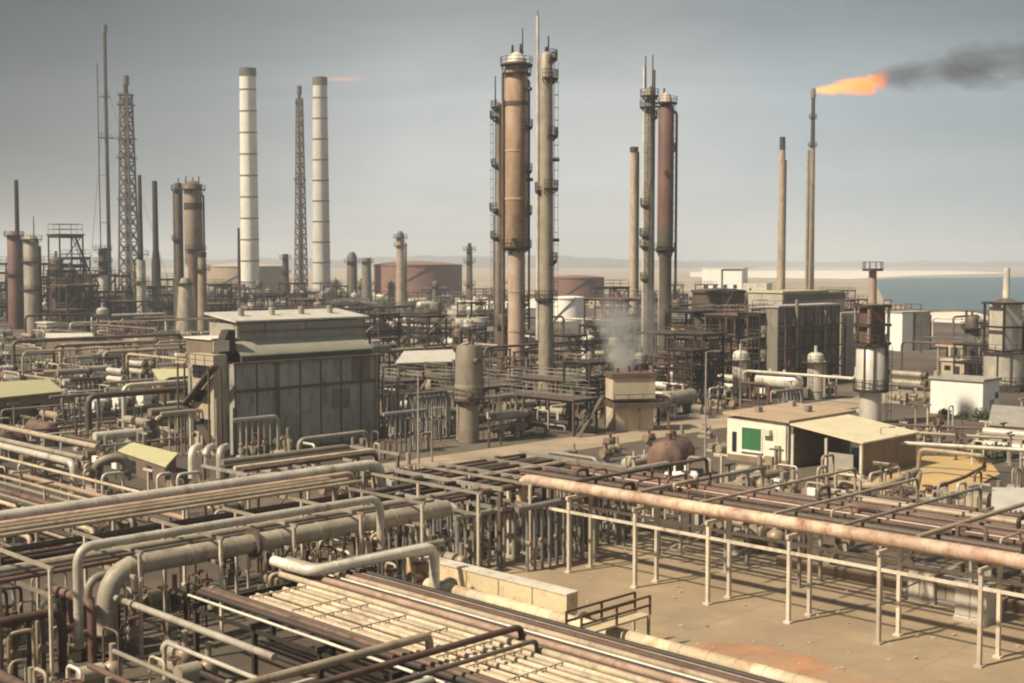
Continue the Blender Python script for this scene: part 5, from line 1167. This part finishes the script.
# zone 1: near and middle ground, in small cells
for zone, (ya, yb, size, npipe) in enumerate(((84, 185, 8.0, 0), (185, 330, 12.5, 0), (330, 620, 23.0, 0))):
    n = int(900 / size)
    for i in range(-n // 2, n):
        for j in range(-n, n // 2):
            p = UV(i * size + rr.uniform(-.15, .15) * size, j * size + rr.uniform(-.15, .15) * size)
            if not (ya <= p.y < yb): continue
            px = 512 + p.x / p.y * FPX
            if not (-25 < px < 1050): continue
            s, c = p.dot(U), p.dot(V)
            if s < 74 and c > -64: continue
            if -100.5 < c < -90 and 62 < s < 185: continue
            if px > 850 and p.y > 420: continue
            if px > 640 and p.y > 560: continue
            if 905 < px < 995 and p.y > 250: continue
            if not free(p, size * .25): continue
            rz = rr.choice((R(45), R(-45)))
            if -91 < c < -76 and 60 < s < 130 and rr.random() < .45: continue
            if -91 < c < -76 and 60 < s < 130: put(rr.choice(('valve', 'pump', 'pump')), p, rz, (.8, .8, .7)); continue
            low = (540 < px < 602 and p.y > 185) or (878 < px < 935 and 160 < p.y < 300) or (px < 235 and p.y < 330) or (60 < s < 128 and -90.5 < c < -52) or (px > 700 and p.y < 178)
            if low:
                kd = rr.choices(('exch', 'exch_1', 'exch_p', 'man_g', 'pump', 'valve', 'man_r', 'drum_r', 'man_b'), (2, 3, 2, 1, 3, 3, 2, 1, 1))[0]
                if kd.startswith('man') and s < 128 and c > -90.5 and s > 84: kd = 'pump'
                put(kd, p, rz); cellpipes(p, size, 2 if px < 235 else (rr.random() < .5), 2.4 if px < 235 else 1.5, rr)
                if px < 235 and zone == 1:
                    for _ in range(2): put(rr.choice(('exch_p', 'exch', 'drum_g', 'man_g', 'pump')), p + UV(rr.uniform(-.45, .45) * size, rr.uniform(-.45, .45) * size), rz)
            elif zone == 0:
                near_road = -112 < c < -100 and s > 62
                if p.y < 104: kd = rr.choices(('man_b', 'man_g', 'exch_1', 'pump', 'valve', 'man_r', 'drum_r'), (3, 2, 2, 3, 3, 3, 1))[0]
                elif px > 700: kd = rr.choices(('exch', 'exch_1', 'man_g', 'pump', 'drum_w', 'frm_c', 'valve', 'man_r', 'drum_g'), (3, 2, 2, 3, 1, 2, 2, 3, 1))[0]
                elif 235 < px < 382: kd = rr.choice(('exch', 'pump', 'valve', 'exch_1', 'pump'))
                elif 235 < px < 600: kd = rr.choices(('man_b', 'exch_p', 'frm_c', 'exch', 'ves_r', 'frm_a', 'drum_g'), (1, 3, 2, 4, 2, 2, 1))[0]
                else: kd = rr.choices(('man_b', 'frm_c', 'exch', 'exch_p', 'ves_g', 'drum_g', 'man_r', 'pump', 'frm_a', 'ves_r'), (3, 2, 3, 2, 2, 1, 2, 2, 2, 2))[0]
                put(kd, p, rz)
                if kd in ('frm_c', 'frm_a'): put(rr.choice(('drum_g', 'exch', 'exch_p')), p, rz, desc='exchanger or drum standing inside a steel frame') if False else None
                cellpipes(p, size, npipe + (rr.random() < .45), 3.2, rr)
            elif zone == 1:
                kd = rr.choices(('frm_a', 'frm_b', 'frm_d', 'cool', 'ves_g', 'ves_d', 'ves_w', 'rack', 'drum_w', 'drum_g', 'exch_p', 'hut', 'man_b', 'ves_r'), (4, 3, 3, 2, 2, 2, 2, 4, 2, 2, 2, 1, 1, 1))[0]
                put(kd, p, rz)
                q = p + UV(rr.uniform(-.45, .45) * size, rr.uniform(-.45, .45) * size)
                if free(q, 2): put(rr.choice(('drum_g', 'exch', 'ves_w', 'man_g', 'pump', 'hut_t', 'exch_p', 'drum_w')), q, rz)
                cellpipes(p, size, npipe + (rr.random() < .3), 5, rr)
            else:
                kd = rr.choices(('frm_a', 'frm_b', 'frm_d', 'cool', 'ves_d', 'rack', 'drum_w', 'hut', 'hut_t', 'ves_w'), (3, 3, 3, 2, 2, 4, 2, 1, 1, 2))[0]
                put(kd, p, rz, (1.25, 1.25, 1.1))
                q = p + UV(rr.uniform(-.45, .45) * size, rr.uniform(-.45, .45) * size)
                if free(q, 2): put(rr.choice(('drum_w', 'hut_t', 'ves_w', 'ves_g', 'rack', 'exch_p')), q, rz, (1.3, 1.3, 1.2))
# tall dark frames where the photograph has towering steelwork
for px, Y, kd, sc in ((66, 400, 'frm_b', (1.5, 1.5, 2.9)), (60, 380, 'frm_d', (1.3, 1.3, 1.6)), (84, 410, 'frm_b', (1.5, 1.5, 1.6)), (78, 372, 'frm_a', (1.3, 1.3, 1.35)), (92, 385, 'frm_d', (1.1, 1.1, 1.2)),
                      (70, 392, 'ves_d', (1.7, 1.7, 1.7)), (55, 372, 'ves_r', (1.5, 1.5, 1.6)), (88, 380, 'ves_d', (1.4, 1.4, 1.3)), (74, 362, 'frm_d', (1.0, 1.0, 1.7)), (60, 366, 'frm_b', (1, 1, 1.8)), (96, 366, 'frm_b', (.9, .9, 1.2)), (120, 372, 'frm_d', (1, 1, 1.1)), (165, 372, 'frm_b', (.9, .9, 1.1)), (212, 372, 'frm_d', (1, 1, 1)), (12, 440, 'frm_b', (1.5, 1.5, 2.0)), (30, 430, 'frm_d', (1.3, 1.3, 1.9)), (48, 425, 'frm_b', (1.2, 1.2, 2.0)), (56, 405, 'ves_d', (1.8, 1.8, 2.0)), (76, 430, 'frm_b', (1.3, 1.3, 2.2)), (92, 425, 'frm_d', (1.2, 1.2, 2.0)), (86, 400, 'ves_r', (1.8, 1.8, 1.9)), (118, 420, 'frm_b', (1.1, 1.1, 1.6)), (150, 430, 'frm_d', (1.2, 1.2, 1.5)), (170, 410, 'frm_b', (1, 1, 1.5)), (218, 430, 'frm_b', (1.2, 1.2, 1.3)), (262, 440, 'frm_d', (1.2, 1.2, 1.2)), (292, 450, 'frm_b', (1.3, 1.3, 1.3)), (335, 450, 'frm_b', (1.2, 1.2, 1.2)), (2, 420, 'frm_b', (1.6, 1.6, 1.7)), (42, 395, 'frm_b', (1, 1, 1.5)),
                      (612, 300, 'frm_b', (1.1, 1.1, 1.45)), (622, 285, 'frm_d', (1.3, 1.3, 1.5)), (601, 262, 'frm_b', (.8, .8, .8)),
                      (690, 232, 'frm_b', (1.2, 1.2, 1.15)), (742, 218, 'frm_d', (.95, .95, 1.4)), (757, 208, 'frm_b', (.8, .8, 1.2)), (722, 235, 'frm_a', (1.1, 1.1, 1.5)), (700, 205, 'frm_d', (.8, .8, 1)), (772, 215, 'frm_b', (.9, .9, 1.25)),
                      (985, 215, 'frm_a', (.9, .9, .9)), (1018, 205, 'frm_b', (.8, .8, 1.0)), (530, 250, 'frm_a', (.9, .9, .9)), (570, 215, 'frm_b', (.8, .8, .8)), (300, 330, 'frm_c', (1.3, 1.3, 1.6)), (345, 420, 'frm_a', (1.2, 1.2, 1)), (690, 180, 'frm_b', (.8, .8, .8))):
    put(kd, D(px, Y0, Y) * 1 - Z * CAMH, R(45) if kd != 'frm_a' else R(-45), sc)
# rows of blue grey risers under the junction and against the shed
for s, c, kd in ((60, -66, 'man_b'), (63, -63, 'man_g'), (66, -68, 'man_b'), (56, -64, 'man_b'), (52, -62, 'man_g'), (69, -60, 'man_b'), (64, -59, 'man_g'), (72, -64, 'man_b'), (58, -60.5, 'man_g'), (61, -57.5, 'man_b'), (30, -62, 'man_r'), (25, -62.5, 'man_g'), (55, -68, 'man_r')):
    put(kd, UV(s, c), R(45) if (s + c) % 2 > 1 else R(-45))
for s, c in ((96, -116), (98, -111), (100, -118), (95.5, -109), (102, -113), (72, -108), (70, -118), (104, -106)):
    put('man_b' if s % 2 else 'man_g', UV(s, c), R(45), (1, 1, 1.25))
rr = random.Random(404)
for i in range(190):
    s, c = (rr.uniform(24, 62), rr.uniform(-70, -60.8)) if i < 120 else (rr.uniform(16, 33), rr.uniform(-58, -38))
    p = UV(s, c); k = rr.random()
    if k < .4: put(rr.choice(('valve', 'pump', 'valve')), p, R(rr.choice((45, -45))))
    else:
        h = rr.uniform(1.0, 2.9); q = (U if rr.random() < .5 else V) * rr.uniform(.6, 2.2); m, d = rr.choices(PIPEC, (2, 2, 3, 2, 5, 4, 3))[0]
        pipe([p, p + Z * h, p + Z * h + q, p + q + Z * .1], rr.choice((.06, .09, .12)), m, 'short hooped ' + d + ' pipe', group='short hooped pipes', bend=.35, name='pipe_loop', cat='pipe loop')
# shaded equipment in the near corner and valves on the deck side
for s, c, kd in ((24, -55, 'pump'), (26.5, -52, 'pump'), (22, -50, 'man_r'), (31, -53.5, 'valve'), (30, -48, 'pump'), (32.6, -56, 'pump'), (21, -57, 'man_b'), (19, -54, 'man_b'), (26, -59.5, 'man_r'), (29.5, -60.5, 'valve'), (35, -60.5, 'valve'), (23, -60, 'man_g')):
    put(kd, UV(s, c), R(45) if c % 2 else R(-45))
for s, c in ((45.6, -57.2), (46.9, -57.8), (44.2, -57.6), (48.3, -58.4), (43.2, -58.8), (50.6, -58.6), (47.6, -59.6)): put('valve', UV(s, c), R(-45) if s % 2 > 1 else R(45), (1.3, 1.3, 1.3))
for s, c in ((77, -28), (79, -36), (73, -32), (78.5, -46), (76, -52), (73, -44), (74.5, -24)): put('valve' if c % 8 else 'pump', UV(s, c), R(-45), (1.2, 1.2, 1.2))

# small fittings, posts and bent pipes packed between the bigger units
rr = random.Random(77)
for i in range(1000):
    r0 = rr.random(); px = rr.uniform(-15, 1040) if i < 640 else rr.uniform(600, 1040); Y = 88 + 110 * rr.random() ** 1.1
    p = D(px, Y0, Y); p.z = 0; s, c = p.dot(U), p.dot(V)
    if s < 73 and c > -62: continue
    if s < 66 and c > -73: continue
    if -99.5 < c < -91 and 62 < s < 185: continue
    if -91.5 < c < -74 and 60 < s < 135 and r0 > .3: continue
    if any(a < s < b and e < c < f for a, b, e, f in KEEP if not (a < 36 and f == -80)): continue
    if r0 < .36: put(rr.choice(('valve', 'valve', 'pump')), p, R(rr.choice((45, -45))), (1, 1, 1) if rr.random() < .5 else (1.35, 1.35, 1.35))
    elif r0 < .62:
        h = rr.uniform(1.2, 3.0); q = (U if rr.random() < .5 else V) * rr.uniform(.8, 2.6); m, d = rr.choices(PIPEC, (2, 2, 3, 2, 4, 3, 2))[0]
        pipe([p, p + Z * h, p + Z * h + q, p + q + Z * .1], rr.choice((.07, .1, .13)), m, 'short hooped ' + d + ' pipe', group='short hooped pipes', bend=.35, name='pipe_loop', cat='pipe loop')
    elif r0 < .85:
        o = MB().box((0, 0, 1.5), (.16, .16, 3.0)).box((0, 0, 2.95), (1.5, .16, .16)).box((0, 0, .05), (.4, .4, .1)).build('pipe_support', rr.choice((LEGP, STEEL, GALV))); o.location = p; o.rotation_euler = (0, 0, rr.choice((R(45), R(-45)))); auto(o, 'T shaped pipe support post', 'support', 'pipe support posts')
    else:
        m = rr.choice((WHITE, PALE, GREYP, TANP)); root = thing('junction_box', None, 'box', p, R(rr.choice((45, -45)))); MB().box((0, 0, .55), (.12, .12, 1.1)).build('post', STEEL, root); MB().box((0, 0, 1.35), (.9, .35, .8)).build('box_body', m, root); root['group'] = 'junction boxes'
        AUTO.append((root, ('white' if m is WHITE else 'pale' if m is PALE else 'grey' if m is GREYP else 'tan') + ' junction box'))

# long pipes filling the middle distance, lying on the rack segments
rr = random.Random(5)
for i in range(80):
    Y = rr.uniform(140, 420); px = rr.choice((rr.uniform(-10, 235), rr.uniform(380, 720), rr.uniform(-10, 470), rr.uniform(840, 1010)))
    if px > 235 and Y < 215: continue
    p = D(px, Y0, Y); s, c = p.dot(U), p.dot(V); L = rr.uniform(14, 38); z = rr.uniform(3.5, 6.5); m, d = rr.choices(PIPEC, (2, 2, 2, 3, 3, 3, 1))[0]; r = rr.uniform(.16, .36)
    if not free(Vector((p.x, p.y, 0)), 1): continue
    dirn = rr.random() < .6
    a, b = (UV(s - L / 2, c, z), UV(s + L / 2, c, z)) if dirn else (UV(s, c - L / 2, z), UV(s, c + L / 2, z))
    pipe([a + Z * (-z), a, b, b - Z * z], r, m, 'long raised ' + d + ' pipe', group='long pipes crossing the plant', bend=1.0)

for q in PROTO:
    def kill(o):
        for ch in list(o.children): kill(ch)
        bpy.data.objects.remove(o)
    kill(q)

# ================================================================== what the camera sees: drop unseen copies, name each thing by its neighbours
bpy.context.view_layer.update()
verts, polys, owner = [], [], []
def rooted(o):
    while o.parent is not None: o = o.parent
    return o
roots = {}
for o in SC.objects:
    if o.type != 'MESH' or o.name in ('sea', 'desert_plain'): continue
    b = len(verts); mw = o.matrix_world; verts.extend([mw @ v.co for v in o.data.vertices]); r = rooted(o).name
    for p in o.data.polygons: polys.append([b + k for k in p.vertices]); owner.append(r)
bvh = BVHTree.FromPolygons(verts, polys)
hits = {}
eye = Vector((0, 0, CAMH))
for iy in range(0, H, 2):
    for ix in range(0, W, 2):
        px, py = ix + .5 + (iy // 2 % 2), iy + .5
        loc, n_, idx, d_ = bvh.ray_cast(eye, ray(px, py).normalized())
        if idx is None: continue
        h = hits.setdefault(owner[idx], [0, 0, 0, 0]); h[0] += 1; h[1] += px; h[2] += py; h[3] += loc.y
del verts, polys, bvh
def drop(o):
    for ch in list(o.children): drop(ch)
    bpy.data.objects.remove(o)
live = []
for o, desc in AUTO:
    h = hits.get(o.name)
    if h is None or h[0] < 3: drop(o)
    else: live.append((o, desc, h[1] / h[0], h[2] / h[0], h[3] / h[0], h[0]))
ORD = ['', 'second', 'third', 'fourth', 'fifth', 'sixth', 'seventh', 'eighth', 'ninth', 'tenth', 'eleventh', 'twelfth', 'thirteenth', 'fourteenth', 'fifteenth', 'sixteenth', 'seventeenth', 'eighteenth', 'nineteenth', 'twentieth']
groups = {}
for o, desc, px, py, Y, n in live:
    best = sorted(LAND, key=lambda l: math.hypot(l[1] - px, (l[2] - py) * 1.3) + 260 * abs(math.log(l[3] / Y)))[0]
    dy = Y / best[3]
    rel = 'in front of' if dy < .9 else ('behind' if dy > 1.12 else 'beside')
    groups.setdefault((desc, rel, best[0]), []).append((math.hypot(best[1] - px, best[2] - py), o))
for (desc, rel, lm), L in groups.items():
    L.sort(key=lambda q: q[0])
    for i, (d, o) in enumerate(L):
        o['label'] = f'{desc} {rel} the {lm}' + ('' if len(L) == 1 else ', first out' if i == 0 else f', {ORD[min(i, 19)]} out')
from collections import Counter
print('COUNT', Counter(o['category'] for o in SC.objects if 'category' in o.keys()).most_common(12))
print('AUTO', len(AUTO), 'live', len(live), 'roots', len([o for o in SC.objects if o.parent is None]), 'objs', len(SC.objects))

# ================================================================== smoke, steam and the air itself
plumes()
hm = bpy.data.materials.new('haze_air'); hm.use_nodes = True; t = hm.node_tree; t.nodes.clear()
o_ = t.nodes.new('ShaderNodeOutputMaterial'); v = t.nodes.new('ShaderNodeVolumePrincipled'); t.links.new(v.outputs[0], o_.inputs['Volume'])
v.inputs['Color'].default_value = (.80, .88, .97, 1); v.inputs['Density'].default_value = .00026; v.inputs['Anisotropy'].default_value = .1
hb = MB().box((0, 4000, 66), (12800, 9600, 135)).build('haze', hm); tag(hb, kind='stuff')
